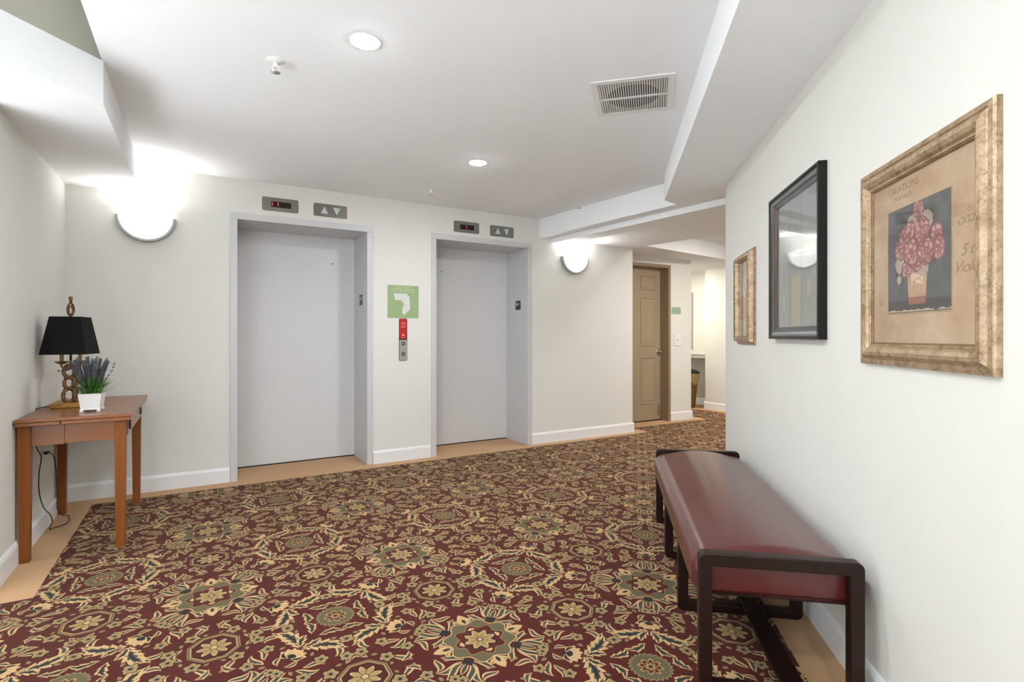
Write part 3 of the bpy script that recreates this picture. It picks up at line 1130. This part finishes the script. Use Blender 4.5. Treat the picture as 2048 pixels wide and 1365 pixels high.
# air return grille
t = thing('air_vent', 'square white louvred air grille in the ceiling beside the soffit', 'vent', (1.985, 2.092, ZC), math.radians(-45.3))
hw, hd = 0.207, 0.212
fr = 0.034
obj('frame_side', bx(-hw, hw, -hd, -hd + fr, -0.007, 0), 'white_plastic', t, bevel=0.002)
obj('frame_side', bx(-hw, hw, hd - fr, hd, -0.007, 0), 'white_plastic', t, bevel=0.002)
obj('frame_side', bx(-hw, -hw + fr, -hd + fr, hd - fr, -0.007, 0), 'white_plastic', t, bevel=0.002)
obj('frame_side', bx(hw - fr, hw, -hd + fr, hd - fr, -0.007, 0), 'white_plastic', t, bevel=0.002)
obj('duct_panel', bx(-hw + 0.01, hw - 0.01, -hd + 0.01, hd - 0.01, -0.0012, -0.0004), 'duct_pale', t)
obj('duct_opening', lathe([(0.0, -0.0022), (0.135, -0.0022), (0.136, -0.0012)], 40), 'duct_dark', t)
obj('centre_bar', bx(-hw + fr, hw - fr, -0.008, 0.008, -0.0075, -0.003), 'white_plastic', t)
nsl = 29
first = None
L0, L1 = -hw + fr, hw - fr
for row in (-1, 1):
    yc = row * (hd - fr + 0.008) / 2
    for i in range(nsl):
        x = L0 + (L1 - L0) * (i + 0.5) / nsl
        if first is None:
            ln = (hd - fr - 0.008) / 2
            b2 = bx(-0.0026, 0.0026, -ln, ln, -0.0065, -0.0025)
            first = obj('louvre', b2, 'white_plastic', t, loc=(x, yc, 0))
        else:
            share('louvre', first, t, (x, yc, 0))

# ------------------------------------------------------------------ tan six-panel door in the recess
d3 = bpy.data.objects.new('door_3', None)
COL.objects.link(d3)
d3.location = (0, YD, 0)
d3['kind'] = 'structure'
d3['label'] = 'tan six panel door in a brown frame beside the corridor'
fw = 0.045
YL = 0.124
for a in (DX0, DX1 - fw):
    obj('frame_jamb', bx(a, a + fw, -0.012, YL + 0.06, 0, DZ), 'frame_tan', d3, bevel=0.003)
obj('frame_header', bx(DX0 + fw, DX1 - fw, -0.012, YL + 0.06, DZ - fw, DZ), 'frame_tan', d3, bevel=0.003)
obj('frame_stop', bx(DX1 - fw - 0.014, DX1 - fw, YL - 0.040, YL - 0.003, 0, DZ - fw), 'frame_tan', d3)
obj('frame_stop', bx(DX0 + fw, DX1 - fw - 0.014, YL - 0.040, YL - 0.003, DZ - fw - 0.014, DZ - fw), 'frame_tan', d3)
lf = obj('door_leaf', bx(DX0 + fw, DX1 - fw, YL, YL + 0.045, 0.018, DZ - fw - 0.002), 'door_tan', d3)
obj('threshold_gap', bx(DX0 + fw, DX1 - fw, YL + 0.002, YL + 0.05, 0.0, 0.017), 'dark_gap', d3)


def raised_panel(x0, x1, z0, z1):
    bm = bmesh.new()
    loops = []
    for ins, y in ((0.0, 0.0), (0.003, -0.006), (0.010, -0.007), (0.018, 0.0005), (0.032, 0.0005), (0.050, -0.005), (0.052, -0.005)):
        loops.append([bm.verts.new(p) for p in ((x0 + ins, y, z0 + ins), (x1 - ins, y, z0 + ins), (x1 - ins, y, z1 - ins), (x0 + ins, y, z1 - ins))])
    for A, B in zip(loops, loops[1:]):
        for i in range(4):
            bm.faces.new((A[i], A[(i + 1) % 4], B[(i + 1) % 4], B[i]))
    bm.faces.new(loops[-1])
    return bm


for (x0, x1) in ((4.745, 5.030), (5.165, 5.450)):
    for (z0, z1) in ((0.24, 0.88), (1.03, 1.70), (1.80, 2.00)):
        obj('raised_panel', raised_panel(x0, x1, z0, z1), 'door_tan', lf, loc=(0, YL - 0.0004, 0))
hd_ = obj('lever_handle', lathe([(0, 0.016), (0.022, 0.015), (0.030, 0.010), (0.032, 0.0)], 24), 'chrome', lf, smooth=True, loc=(5.492, YL, 0.962), rot=(PI / 2, 0, 0))
bm = tube([(5.492, YL - 0.012, 0.962), (5.492, YL - 0.050, 0.960)], 0.010, 12)
tube(smooth_path([(5.488, YL - 0.050, 0.955), (5.52, YL - 0.053, 0.962), (5.56, YL - 0.052, 0.968), (5.590, YL - 0.045, 0.970)]), 0.011, 10, bm)
obj('lever', bm, 'chrome', lf, smooth=True)
bm = tube([(5.505, YL - 0.004, 0.20), (5.505, YL - 0.016, 0.20)], 0.014, 12)
tube([(5.505, YL - 0.012, 0.20), (5.500, YL - 0.020, 0.115)], 0.006, 8, bm)
tube([(5.500, YL - 0.020, 0.122), (5.500, YL - 0.021, 0.100)], 0.013, 12, bm)
obj('kick_stop', bm, 'frame_tan', lf, smooth=True)

t = thing('room_sign', 'small green room sign beside the tan door', 'sign', (5.716, YD, 1.527))
obj('panel', plate_bm(0.178, 0.094, 0.004, 0.005), 'sign_green_cool', t, bevel=0.001)
obj('border_line', prism_xz(round_rect(-0.082, 0.082, -0.040, 0.040, 0.003), -0.0056, -0.004), 'sign_green_cool', t)
t = thing('wall_switch', 'white wall plate with a grey button beside the tan door', 'switch', (5.732, YD, 1.120))
obj('plate', plate_bm(0.140, 0.165, 0.006, 0.010), 'white_plastic', t, bevel=0.003)
obj('rocker', plate_bm(0.070, 0.105, 0.004, 0.013), 'white_plastic', t, bevel=0.001)
obj('button', lathe([(0, 0.004), (0.008, 0.003), (0.009, 0)], 14), 'grey_dot', t, loc=(0, -0.012, 0), rot=(PI / 2, 0, 0))

# ------------------------------------------------------------------ alcove: counter, panel, waste bin
t = thing('wall_counter', 'white wall counter in the corridor alcove above the bin', 'counter', (7.06, 6.40, 0))
obj('worktop', bx(-0.01, 0.33, -0.628, 0.60, 0.865, 0.900), 'shelf_white', t, bevel=0.004)
obj('apron', bx(0.012, 0.030, -0.628, 0.60, 0.815, 0.865), 'shelf_white', t)
t = thing('wall_panel', 'narrow pale grey framed panel on the alcove wall', 'panel', (7.39, 6.72, 0))
obj('frame', bx(-0.022, 0, -0.40, 0.30, 0.94, 1.93), 'duct_pale', t, bevel=0.003)
obj('face', bx(-0.024, -0.010, -0.37, 0.27, 0.97, 1.90), 'shelf_white', t)

t = thing('waste_bin', 'brown tapered waste bin with a black lid under the counter', 'bin', (6.965, 6.065, 0))
obj('bucket', lathe([(0.0, 0.004), (0.105, 0.004), (0.112, 0.0), (0.118, 0.02), (0.150, 0.38), (0.156, 0.40), (0.168, 0.56), (0.172, 0.565), (0.165, 0.565), (0.115, 0.03), (0, 0.03)], 36), 'bin_brown', t, smooth=True)
bm = bmesh.new()
rings = []
for j, (r, z) in enumerate(((0.160, 0.40), (0.171, 0.45), (0.178, 0.52), (0.179, 0.568), (0.170, 0.574))):
    rings.append([bm.verts.new(((r + 0.004 * math.sin(9 * a) * (1 if j < 3 else 0.2)) * math.cos(a), (r + 0.004 * math.sin(9 * a)) * math.sin(a), z + (0.03 * math.sin(5 * a) if j == 0 else 0))) for a in [2 * PI * i / 48 for i in range(48)]])
for A, B in zip(rings, rings[1:]):
    for i in range(48):
        bm.faces.new((A[i], A[(i + 1) % 48], B[(i + 1) % 48], B[i]))
obj('bin_liner', bm, 'bin_bag', t, smooth=True)
obj('lid', lathe([(0.186, 0.562), (0.188, 0.580), (0.178, 0.590), (0.12, 0.618), (0.05, 0.632), (0.0, 0.634)], 36), 'bin_lid', t, smooth=True)

# ------------------------------------------------------------------ side table
t = thing('side_table', 'brown wooden flip top side table in the corner by the left wall', 'table', (-0.571, 4.10, 0))
TX0, TX1, TY0, TY1 = -0.229, 0.224, -0.48, 0.445      # outside of the legs, local
lx = 0.052
legbm = bmesh.new()
vs = []
for z, s in ((0.0, 0.021), (0.58, 0.026), (0.707, 0.026)):
    vs.append([legbm.verts.new((x * s, y * s, z)) for x, y in ((-1, -1), (1, -1), (1, 1), (-1, 1))])
for A, B in zip(vs, vs[1:]):
    for i in range(4):
        legbm.faces.new((A[i], A[(i + 1) % 4], B[(i + 1) % 4], B[i]))
legbm.faces.new(vs[0][::-1])
legbm.faces.new(vs[-1])
leg = obj('leg', legbm, 'table_leg_wood', t, loc=(TX0 + lx / 2, TY0 + lx / 2, 0), bevel=0.002)
for x, y in ((TX1 - lx / 2, TY0 + lx / 2), (TX0 + lx / 2, TY1 - lx / 2), (TX1 - lx / 2, TY1 - lx / 2)):
    share('leg', leg, t, (x, y, 0))
obj('top_leaf', bx(-0.234, 0.250, -0.520, 0.575, 0.726, 0.745), 'table_wood', t, bevel=0.005, seg=3)
obj('under_leaf', bx(-0.232, -0.052, -0.517, 0.572, 0.707, 0.7255), 'table_wood', t, bevel=0.004)
obj('under_leaf', bx(-0.050, 0.247, -0.517, 0.572, 0.707, 0.7255), 'table_wood', t, bevel=0.004)
obj('apron', bx(TX0 + lx, -0.043, TY0 + 0.014, TY0 + 0.034, 0.598, 0.707), 'table_wood', t, bevel=0.001)
obj('apron', bx(-0.041, TX1 - lx, TY0 + 0.008, TY0 + 0.034, 0.603, 0.707), 'table_wood', t, bevel=0.001)
obj('apron', bx(TX0 + lx, TX1 - lx, TY1 - 0.034, TY1 - 0.012, 0.600, 0.707), 'table_wood', t, bevel=0.001)
obj('apron', bx(TX0 + 0.010, TX0 + 0.030, TY0 + lx, TY1 - lx, 0.600, 0.707), 'table_wood', t, bevel=0.001)
obj('side_rail', bx(TX1 - 0.026, TX1 - 0.006, TY0 + lx, TY1 - lx, 0.603, 0.707), 'table_wood', t, bevel=0.001)
dr = obj('drawer_front', bx(TX1 - 0.012, TX1 + 0.004, TY0 + lx + 0.01, TY1 - lx - 0.01, 0.615, 0.701), 'table_wood', t, bevel=0.003)
for y in (TY0 + 0.115, TY1 - 0.155):
    obj('pull', bx(TX1 + 0.002, TX1 + 0.012, y - 0.010, y + 0.022, 0.640, 0.690), 'drawer_slot', dr, bevel=0.002)
TZ = 0.745

# ------------------------------------------------------------------ table lamp
LXY = (-0.660, 4.080)
t = thing('table_lamp', 'brass scroll table lamp with a black rectangular shade on the side table', 'lamp', (LXY[0], LXY[1], TZ), 0)
obj('plinth', bx(-0.087, 0.087, -0.050, 0.062, 0.0, 0.030), 'gilt_plinth', t, bevel=0.003)


def ring(cx, cy, cz, rx, rz, thick, ang=0.0, n=28, k=8):
    pts = []
    for i in range(n):
        a = 2 * PI * i / n
        x = rx * math.cos(a)
        pts.append((cx + x * math.cos(ang), cy + x * math.sin(ang), cz + rz * math.sin(a)))
    return tube(pts, thick, k, closed=True)


zs = 0.030
for i, (rx, rz) in enumerate(((0.027, 0.041), (0.022, 0.033), (0.024, 0.036))):
    zc = zs + rz
    obj('scroll_ring', ring(-0.008, 0, zc, rx, rz, 0.0105, 0.25), 'antique_brass', t, smooth=True)
    obj('scroll_ring', ring(0.020, 0.010, zc, rx * 0.8, rz, 0.0085, 1.35), 'antique_brass', t, smooth=True)
    obj('knuckle', lathe([(0.0, zs + 2 * rz - 0.012), (0.015, zs + 2 * rz - 0.010), (0.019, zs + 2 * rz), (0.015, zs + 2 * rz + 0.010), (0.0, zs + 2 * rz + 0.012)], 18, cx=-0.004), 'antique_brass', t, smooth=True)
    zs += 2 * rz
for s, x in ((0, -0.042), (1, 0.044)):
    arm = obj('candle_arm', tube(smooth_path([(0, 0, 0.235), (x * 0.5, 0, 0.225), (x, 0, 0.245), (x, 0, 0.262)]), 0.006, 8), 'antique_brass', t, smooth=True)
    obj('drip_pan', lathe([(0.0, 0.258), (0.012, 0.258), (0.030, 0.268), (0.036, 0.273), (0.036, 0.275), (0.028, 0.271), (0.0, 0.262)], 24, cx=x), 'antique_brass', arm, smooth=True)
    obj('candle_sleeve', lathe([(0.0, 0.264), (0.010, 0.264), (0.010, 0.33), (0.0, 0.33)], 16, cx=x), 'candle_cream', arm, smooth=True)
obj('stem', tube([(0, 0, 0.23), (0, 0, 0.545)], 0.006, 10), 'antique_brass', t, smooth=True)
# shade: four tapering panels with a lining
sh_rot = math.radians(-10)


def frustum(a0, b0, z0, a1, b1, z1, th):
    bm = bmesh.new()
    R = Matrix.Rotation(sh_rot, 3, 'Z')
    L = []
    for a, b_, z in ((a0, b0, z0), (a1, b1, z1), (a1 - th, b1 - th, z1), (a0 - th, b0 - th, z0)):
        L.append([bm.verts.new(R @ Vector((sx_ * a, sy_ * b_, z))) for sx_, sy_ in ((-1, -1), (1, -1), (1, 1), (-1, 1))])
    for k in range(4):
        A, B = L[k], L[(k + 1) % 4]
        for i in range(4):
            bm.faces.new((A[i], A[(i + 1) % 4], B[(i + 1) % 4], B[i]))
    return bm


shd = obj('lamp_shade', frustum(0.110, 0.115, 0.318, 0.075, 0.080, 0.541, 0.0025), 'shade_black', t)
obj('shade_lining', frustum(0.1072, 0.1122, 0.319, 0.0722, 0.0772, 0.540, 0.0012), 'shade_lining', shd)
sp = tube([(-0.07, 0, 0.536), (0.07, 0, 0.536)], 0.002, 6)
tube([(0, -0.075, 0.536), (0, 0.075, 0.536)], 0.002, 6, sp)
obj('spider', sp, 'antique_brass', t)
obj('finial_ring', ring(0, 0, 0.585, 0.020, 0.037, 0.0055, 0.9), 'antique_brass', t, smooth=True)
obj('finial_ring', ring(0, 0, 0.580, 0.012, 0.026, 0.0045, -0.6), 'antique_brass', t, smooth=True)
obj('finial_tip', lathe([(0.0, 0.618), (0.008, 0.620), (0.008, 0.640), (0.010, 0.644), (0.010, 0.662), (0.0, 0.664)], 14), 'antique_brass', t, smooth=True)
# flex over the table edge, down the wall, looping on the floor
P = [(-0.752, 4.10, 0.752), (-0.775, 4.07, 0.754), (-0.803, 4.03, 0.752), (-0.8085, 4.02, 0.73), (-0.803, 3.98, 0.60), (-0.790, 3.963, 0.53), (-0.780, 4.005, 0.472),
     (-0.775, 3.93, 0.396), (-0.778, 3.95, 0.285), (-0.775, 4.03, 0.178), (-0.770, 4.17, 0.090), (-0.768, 4.205, 0.040), (-0.772, 4.16, 0.008), (-0.760, 4.195, 0.0035), (-0.72, 4.23, 0.0035),
     (-0.705, 4.30, 0.0035), (-0.725, 4.42, 0.0035), (-0.765, 4.47, 0.0035), (-0.785, 4.445, 0.05), (-0.788, 4.45, 0.15), (-0.786, 4.40, 0.33), (-0.788, 4.33, 0.425), (-0.790, 4.22, 0.462)]
loc0 = Vector((LXY[0], LXY[1], TZ))
t = thing('power_cord', 'thin dark lamp cord looping behind the side table to the floor', 'cord', loc0)
fx = obj('flex', tube(smooth_path([Vector(p) - loc0 for p in P], 6), 0.0030, 6), 'cord_brown', t, smooth=True)
pl = tube([Vector((-0.790, 4.225, 0.461)) - loc0, Vector((-0.790, 4.165, 0.468)) - loc0], 0.010, 10)
obj('plug', pl, 'cord_black', fx)

# ------------------------------------------------------------------ potted plant
PXY = (-0.522, 3.815)
t = thing('potted_plant', 'small lavender plant in a white square pot on the side table', 'plant', (PXY[0], PXY[1], TZ), math.radians(-4))


def pot():
    bm = bmesh.new()
    L = []
    for a, z in ((0.046, 0.012), (0.044, 0.020), (0.047, 0.050), (0.0535, 0.100), (0.056, 0.103), (0.052, 0.103), (0.046, 0.085)):
        L.append([bm.verts.new((sx_ * a, sy_ * a * 1.1, z)) for sx_, sy_ in ((-1, -1), (1, -1), (1, 1), (-1, 1))])
    for A, B in zip(L, L[1:]):
        for i in range(4):
            bm.faces.new((A[i], A[(i + 1) % 4], B[(i + 1) % 4], B[i]))
    bm.faces.new(L[0][::-1])
    return bm


po = obj('pot', pot(), 'pot_white', t, bevel=0.002)
for sx_ in (-1, 1):
    for sy_ in (-1, 1):
        b2 = bmesh.new()
        box(b2, min(sx_ * 0.030, sx_ * 0.0475), max(sx_ * 0.030, sx_ * 0.0475), min(sy_ * 0.034, sy_ * 0.052), max(sy_ * 0.034, sy_ * 0.052), 0.0, 0.014)
        obj('pot_foot', b2, 'pot_white', po, bevel=0.003)
obj('soil', bx(-0.047, 0.047, -0.052, 0.052, 0.080, 0.088), 'soil', t)


def blade(h, lean, az, w, curl):
    bm = bmesh.new()
    n = 7
    A = []
    for i in range(n):
        s = i / (n - 1)
        out = lean * s + curl * s * s
        z = h * s - 0.25 * curl * s * s
        ww = w * (0.55 + 1.5 * s - 2.0 * s * s) if s < 1 else 0.0004
        ca, sa = math.cos(az), math.sin(az)
        c = Vector((out * ca, out * sa, z))
        sd = Vector((-sa, ca, 0)) * max(ww, 0.0004)
        A.append((bm.verts.new(c - sd), bm.verts.new(c + Vector((ca, sa, 0.3)) * -ww * 0.4), bm.verts.new(c + sd)))
    for p, q in zip(A, A[1:]):
        bm.faces.new((p[0], p[1], q[1], q[0]))
        bm.faces.new((p[1], p[2], q[2], q[1]))
    return bm


rnd = random.Random(11)
variants = [obj('leaf_blade', blade(h, l, 0, w, c), mm, t, smooth=True, loc=(0, 0, 0.085)) for h, l, w, c, mm in
            ((0.115, 0.020, 0.0055, 0.018, 'leaf_green'), (0.135, 0.012, 0.0050, 0.016, 'leaf_light'), (0.095, 0.035, 0.0055, 0.035, 'leaf_green'),
             (0.100, 0.045, 0.0050, 0.045, 'leaf_light'), (0.120, 0.016, 0.0055, 0.022, 'leaf_green'))]
for i in range(130):
    v = variants[i % 5]
    az = rnd.uniform(0, 2 * PI)
    r = rnd.uniform(0.0, 0.036)
    lc = (r * math.cos(az) + rnd.uniform(-.008, .008), r * math.sin(az) + rnd.uniform(-.008, .008), 0.084)
    if i < 5:
        v.location = lc
        v.rotation_euler = (0, 0, az)
    else:
        share('leaf_blade', v, t, lc, (rnd.uniform(-.2, .2), rnd.uniform(-.05, .38), az))


def sprig(h, lean, seed):
    """lavender stalk: thin stem with whorls of small buds"""
    rr = random.Random(seed)
    bm = tube([(0, 0, 0), (lean * 0.4, 0, h * 0.6), (lean, 0, h)], 0.0010, 5)
    for k in range(16):
        s = 0.45 + 0.55 * k / 15
        c = Vector((lean * s * s, 0, h * s))
        for q in range(3):
            a = q * 2.1 + k * 0.9
            p = c + Vector((math.cos(a), math.sin(a), 0.2)) * 0.0042
            M4 = Matrix.Translation(p) @ Matrix.Diagonal((1, 1, 1.7, 1))
            bmesh.ops.create_icosphere(bm, subdivisions=1, radius=rr.uniform(0.0021, 0.0031), matrix=M4)
    return bm


spv = [obj('flower_sprig', sprig(h, l, 3 + i), 'lavender', t, loc=(0, 0, 0.085)) for i, (h, l) in enumerate(((0.205, 0.012), (0.225, 0.006), (0.190, 0.030), (0.215, 0.022)))]
for i in range(40):
    v = spv[i % 4]
    az = rnd.uniform(0, 2 * PI)
    r = rnd.uniform(0.002, 0.040)
    lc = (r * math.cos(az), r * math.sin(az), 0.084 - rnd.uniform(0, 0.02))
    if i < 4:
        v.location = lc
        v.rotation_euler = (0, 0, az)
    else:
        share('flower_sprig', v, t, lc, (0, rnd.uniform(0, .26), az))


def twig(pts, n, seed):
    rr = random.Random(seed)
    path = smooth_path(pts, 5)
    bm = tube(path, 0.0008, 5)
    for k in range(n):
        p = path[int(len(path) * (0.45 + 0.55 * k / n))]
        for s in (-1, 1):
            M4 = Matrix.Translation(p + Vector((s * 0.003, 0, 0.002))) @ Matrix.Diagonal((1, 1, 1.8, 1))
            bmesh.ops.create_icosphere(bm, subdivisions=1, radius=rr.uniform(0.0022, 0.0034), matrix=M4)
    return bm


obj('loose_twig', twig([(-0.02, 0, 0.09), (-0.07, 0, 0.16), (-0.12, 0, 0.215), (-0.165, 0.01, 0.235)], 4, 1), 'lavender', t)
obj('loose_twig', twig([(0.02, 0, 0.09), (0.045, 0, 0.18), (0.062, 0, 0.25), (0.068, 0, 0.30)], 6, 2), 'lavender', t)
obj('loose_twig', twig([(0.02, 0, 0.09), (0.06, 0, 0.17), (0.095, 0, 0.235), (0.103, 0, 0.275)], 4, 3), 'lavender', t)

# ------------------------------------------------------------------ bench along the picture wall (local x along wall, y into the room)
t = thing('bench', 'maroon vinyl bench with dark wooden loop frames against the picture wall', 'bench', (W2O[0], W2O[1], 0), W2A)
B0, B1 = 0.045, 0.538




def side_loop(x0, x1, ztop, thick=0.042, r=0.022, zb=0.004):
    """closed rounded loop of timber standing across the bench"""
    out = round_rect(B0, B1, zb, ztop, r, 5)
    inn = round_rect(B0 + thick, B1 - thick, zb + 0.034, ztop - thick, 0.006, 5)
    bm = bmesh.new()
    n = len(out)
    vo = [[bm.verts.new((x, y, z)) for y, z in out] for x in (x0, x1)]
    vi = [[bm.verts.new((x, y, z)) for y, z in inn] for x in (x0, x1)]
    for i in range(n):
        j = (i + 1) % n
        bm.faces.new((vo[0][i], vo[0][j], vo[1][j], vo[1][i]))
        bm.faces.new((vi[0][i], vi[1][i], vi[1][j], vi[0][j]))
        bm.faces.new((vo[0][i], vi[0][i], vi[0][j], vo[0][j]))
        bm.faces.new((vo[1][i], vo[1][j], vi[1][j], vi[1][i]))
    return bm


for xc, zt in ((1.835, 0.462), (2.372, 0.330), (2.907, 0.330), (3.445, 0.462)):
    obj('loop_frame', side_loop(xc - 0.021, xc + 0.021, zt), 'bench_wood', t, bevel=0.004)
obj('stretcher', bx(1.80, 3.47, 0.208, 0.282, 0.038, 0.052), 'bench_wood', t, bevel=0.003)
obj('seat_board', bx(1.857, 3.423, 0.075, 0.510, 0.310, 0.330), 'bench_wood', t, bevel=0.002)


def cushion():
    bm = bmesh.new()
    x0, x1, y0, y1, z0, z1 = 1.857, 3.423, 0.030, 0.552, 0.318, 0.446
    r = 0.050
    st = []
    for k in range(9):
        a = PI / 2 * k / 8
        st.append((x0 + r * (1 - math.cos(a)), r * (1 - math.sin(a))))
    for k in range(1, 12):
        st.append((x0 + r + (x1 - x0 - 2 * r) * k / 12, 0.0))
    st += [(x1 + x0 - x, e) for x, e in st[8::-1]]
    rows = []
    for x, e in st:
        e *= 0.55
        ya, yb, za, zb = y0 + e, y1 - e, z0, z1 - e
        pts = []
        R1, R2 = 0.070, 0.018
        # section: flat foot, round shoulders, crowned top
        for cyy, czz, rr, a0 in ((yb - R2, za + R2, R2, -PI / 2), (yb - R1, zb - R1 * 0.85, R1, 0.0), (ya + R1, zb - R1 * 0.85, R1, PI / 2), (ya + R2, za + R2, R2, PI)):
            nn = 4 if rr == R2 else 10
            for i in range(nn + 1):
                a = a0 + PI / 2 * i / nn
                z = czz + rr * (0.85 if rr == R1 else 1) * math.sin(a)
                pts.append((cyy + rr * math.cos(a), z))
            if a0 == 0.0:
                for i in range(1, 8):
                    s = i / 8
                    pts.append((yb - R1 + (ya + R1 - yb + R1) * s, zb + 0.026 * math.sin(PI * s)))
        rows.append([bm.verts.new((x, y, z)) for y, z in pts])
    n = len(rows[0])
    for A, B in zip(rows, rows[1:]):
        for i in range(n):
            bm.faces.new((A[i], A[(i + 1) % n], B[(i + 1) % n], B[i]))
    bm.faces.new(rows[0][::-1])
    bm.faces.new(rows[-1])
    return bm


obj('seat_cushion', cushion(), 'vinyl_maroon', t, smooth=True)

# ------------------------------------------------------------------ framed pictures (local x along wall, y into the room, z up)


def frame_ring(x0, x1, z0, z1, prof, side):
    """one mitred side of a picture frame; prof = (inset, proud)"""
    bm = bmesh.new()
    cor = [(x0, z0), (x1, z0), (x1, z1), (x0, z1)]
    sgn = [(1, 1), (-1, 1), (-1, -1), (1, -1)]
    A, B = [], []
    for ins, y in prof:
        for lst, k in ((A, side), (B, (side + 1) % 4)):
            lst.append(bm.verts.new((cor[k][0] + sgn[k][0] * ins, y, cor[k][1] + sgn[k][1] * ins)))
    for i in range(len(prof) - 1):
        bm.faces.new((A[i], B[i], B[i + 1], A[i + 1]))
    bm.faces.new((A[0], A[-1], B[-1], B[0]))
    bm.faces.new(A)
    bm.faces.new(B[::-1])
    return bm


def hang(name, label, cat, al0, al1, z0, z1, group=None):
    p = w2((al0 + al1) / 2)
    return thing(name, label, cat, (p[0], p[1], (z0 + z1) / 2), W2A, group), (al1 - al0) / 2, (z1 - z0) / 2


# large gilt rose print
t, hx, hz = hang('framed_picture', 'large gilt framed rose print, nearest of the wall pictures', 'picture', 1.302, 1.918, 1.082, 1.688)
prof = [(0, 0.001), (0, 0.012), (0.004, 0.017), (0.016, 0.019), (0.019, 0.015), (0.022, 0.019), (0.030, 0.026), (0.040, 0.027), (0.050, 0.022), (0.057, 0.015), (0.060, 0.016), (0.063, 0.0155), (0.064, 0.010), (0.067, 0.010), (0.069, 0.006), (0.069, 0.001)]
for k in range(4):
    obj('frame_side', frame_ring(-hx, hx, -hz, hz, prof, k), 'gilt_frame', t)
for k in range(4):
    obj('inner_fillet', frame_ring(-hx + 0.0635, hx - 0.0635, -hz + 0.0635, hz - 0.0635, [(0, 0.005), (0, 0.0125), (0.004, 0.0115), (0.006, 0.006)], k), 'gilt_frame_dark', t)
mb = obj('mat_board', bx(-hx + 0.06, hx - 0.06, 0.001, 0.005, -hz + 0.06, hz - 0.06), 'mat_board', t)
pr = obj('rose_print', bx(-0.149, 0.149, 0.0045, 0.0058, -0.150, 0.150), 'rose_print', t, loc=(0.003, 0, 0.001))
b2 = bmesh.new()
for x0, x1, z0, z1 in ((-0.152, -0.149, -0.153, 0.153), (0.149, 0.152, -0.153, 0.153), (-0.149, 0.149, 0.150, 0.153), (-0.149, 0.149, -0.153, -0.150)):
    box(b2, x0, x1, 0.0046, 0.0066, z0, z1)
obj('print_edge', b2, 'candle_cream', pr)
obj('glass_pane', bx(-hx + 0.062, hx - 0.062, 0.0082, 0.0092, -hz + 0.062, hz - 0.062), 'picture_glass', t)
RT = (PI / 2, 0, PI)
lettering('lettering', 'CREATIONS', 0.030, 'print_ink', mb, (0.075, 0.0052, 0.208), RT, depth=0.0002)
lettering('lettering', 'POSTALES', 0.020, 'print_ink', mb, (0.075, 0.0052, 0.182), RT, depth=0.0002)
for s, z, x in (('ona', 0.062, -0.195), ('5 t.', -0.012, -0.205), ('Violet', -0.052, -0.200)):
    lettering('lettering', s, 0.040, 'print_ink', mb, (x, 0.0052, z), RT, depth=0.0002, shear=0.45)

# black framed picture behind reflective glass
t, hx, hz = hang('framed_picture', 'black framed grey picture hanging between the two gilt ones', 'picture', 2.228, 2.874, 1.157, 1.850)
prof = [(0, 0.001), (0, 0.032), (0.002, 0.034), (0.012, 0.034), (0.013, 0.028), (0.013, 0.001)]
prof2 = [(0.013, 0.001), (0.013, 0.027), (0.022, 0.029), (0.034, 0.024), (0.037, 0.018), (0.041, 0.020), (0.044, 0.017), (0.047, 0.019), (0.052, 0.015), (0.056, 0.010), (0.056, 0.001)]
for k in range(4):
    obj('outer_frame', frame_ring(-hx, hx, -hz, hz, prof, k), 'frame_black', t)
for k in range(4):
    obj('inner_moulding', frame_ring(-hx, hx, -hz, hz, prof2, k), 'frame_pewter_shaded' if k == 1 else 'frame_pewter', t)  # far side takes the shaded copy
obj('grey_print', bx(-hx + 0.05, hx - 0.05, 0.001, 0.006, -hz + 0.05, hz - 0.05), 'grey_print', t)
obj('glass_pane', bx(-hx + 0.052, hx - 0.052, 0.0095, 0.0105, -hz + 0.052, hz - 0.052), 'picture_glass', t)

# small gilt blossom print by the corridor
t, hx, hz = hang('framed_picture', 'small beaded gilt picture of pale blossoms nearest the corridor', 'picture', 3.235, 3.648, 1.120, 1.685)
prof = [(0, 0.001), (0, 0.008), (0.008, 0.010), (0.014, 0.014), (0.022, 0.034), (0.030, 0.040), (0.040, 0.040), (0.046, 0.034), (0.050, 0.020), (0.052, 0.006), (0.052, 0.001)]
for k in range(4):
    obj('frame_side', frame_ring(-hx, hx, -hz, hz, prof, k), 'gilt_frame', t)
bead0 = None
ix, iz = hx - 0.043, hz - 0.043
nz_ = 32
for s in (-1, 1):
    for i in range(nz_):
        z = -iz + 2 * iz * (i + 0.5) / nz_
        if bead0 is None:
            b2 = bmesh.new()
            bmesh.ops.create_icosphere(b2, subdivisions=1, radius=0.0058)
            bead0 = obj('bead', b2, 'gilt_frame_dark', t, smooth=True, loc=(s * ix, 0.038, z))
        else:
            share('bead', bead0, t, (s * ix, 0.038, z))
obj('blossom_print', bx(-hx + 0.045, hx - 0.045, 0.001, 0.006, -hz + 0.045, hz - 0.045), 'blossom_print', t)
obj('glass_pane', bx(-hx + 0.048, hx - 0.048, 0.012, 0.013, -hz + 0.048, hz - 0.048), 'picture_glass', t)
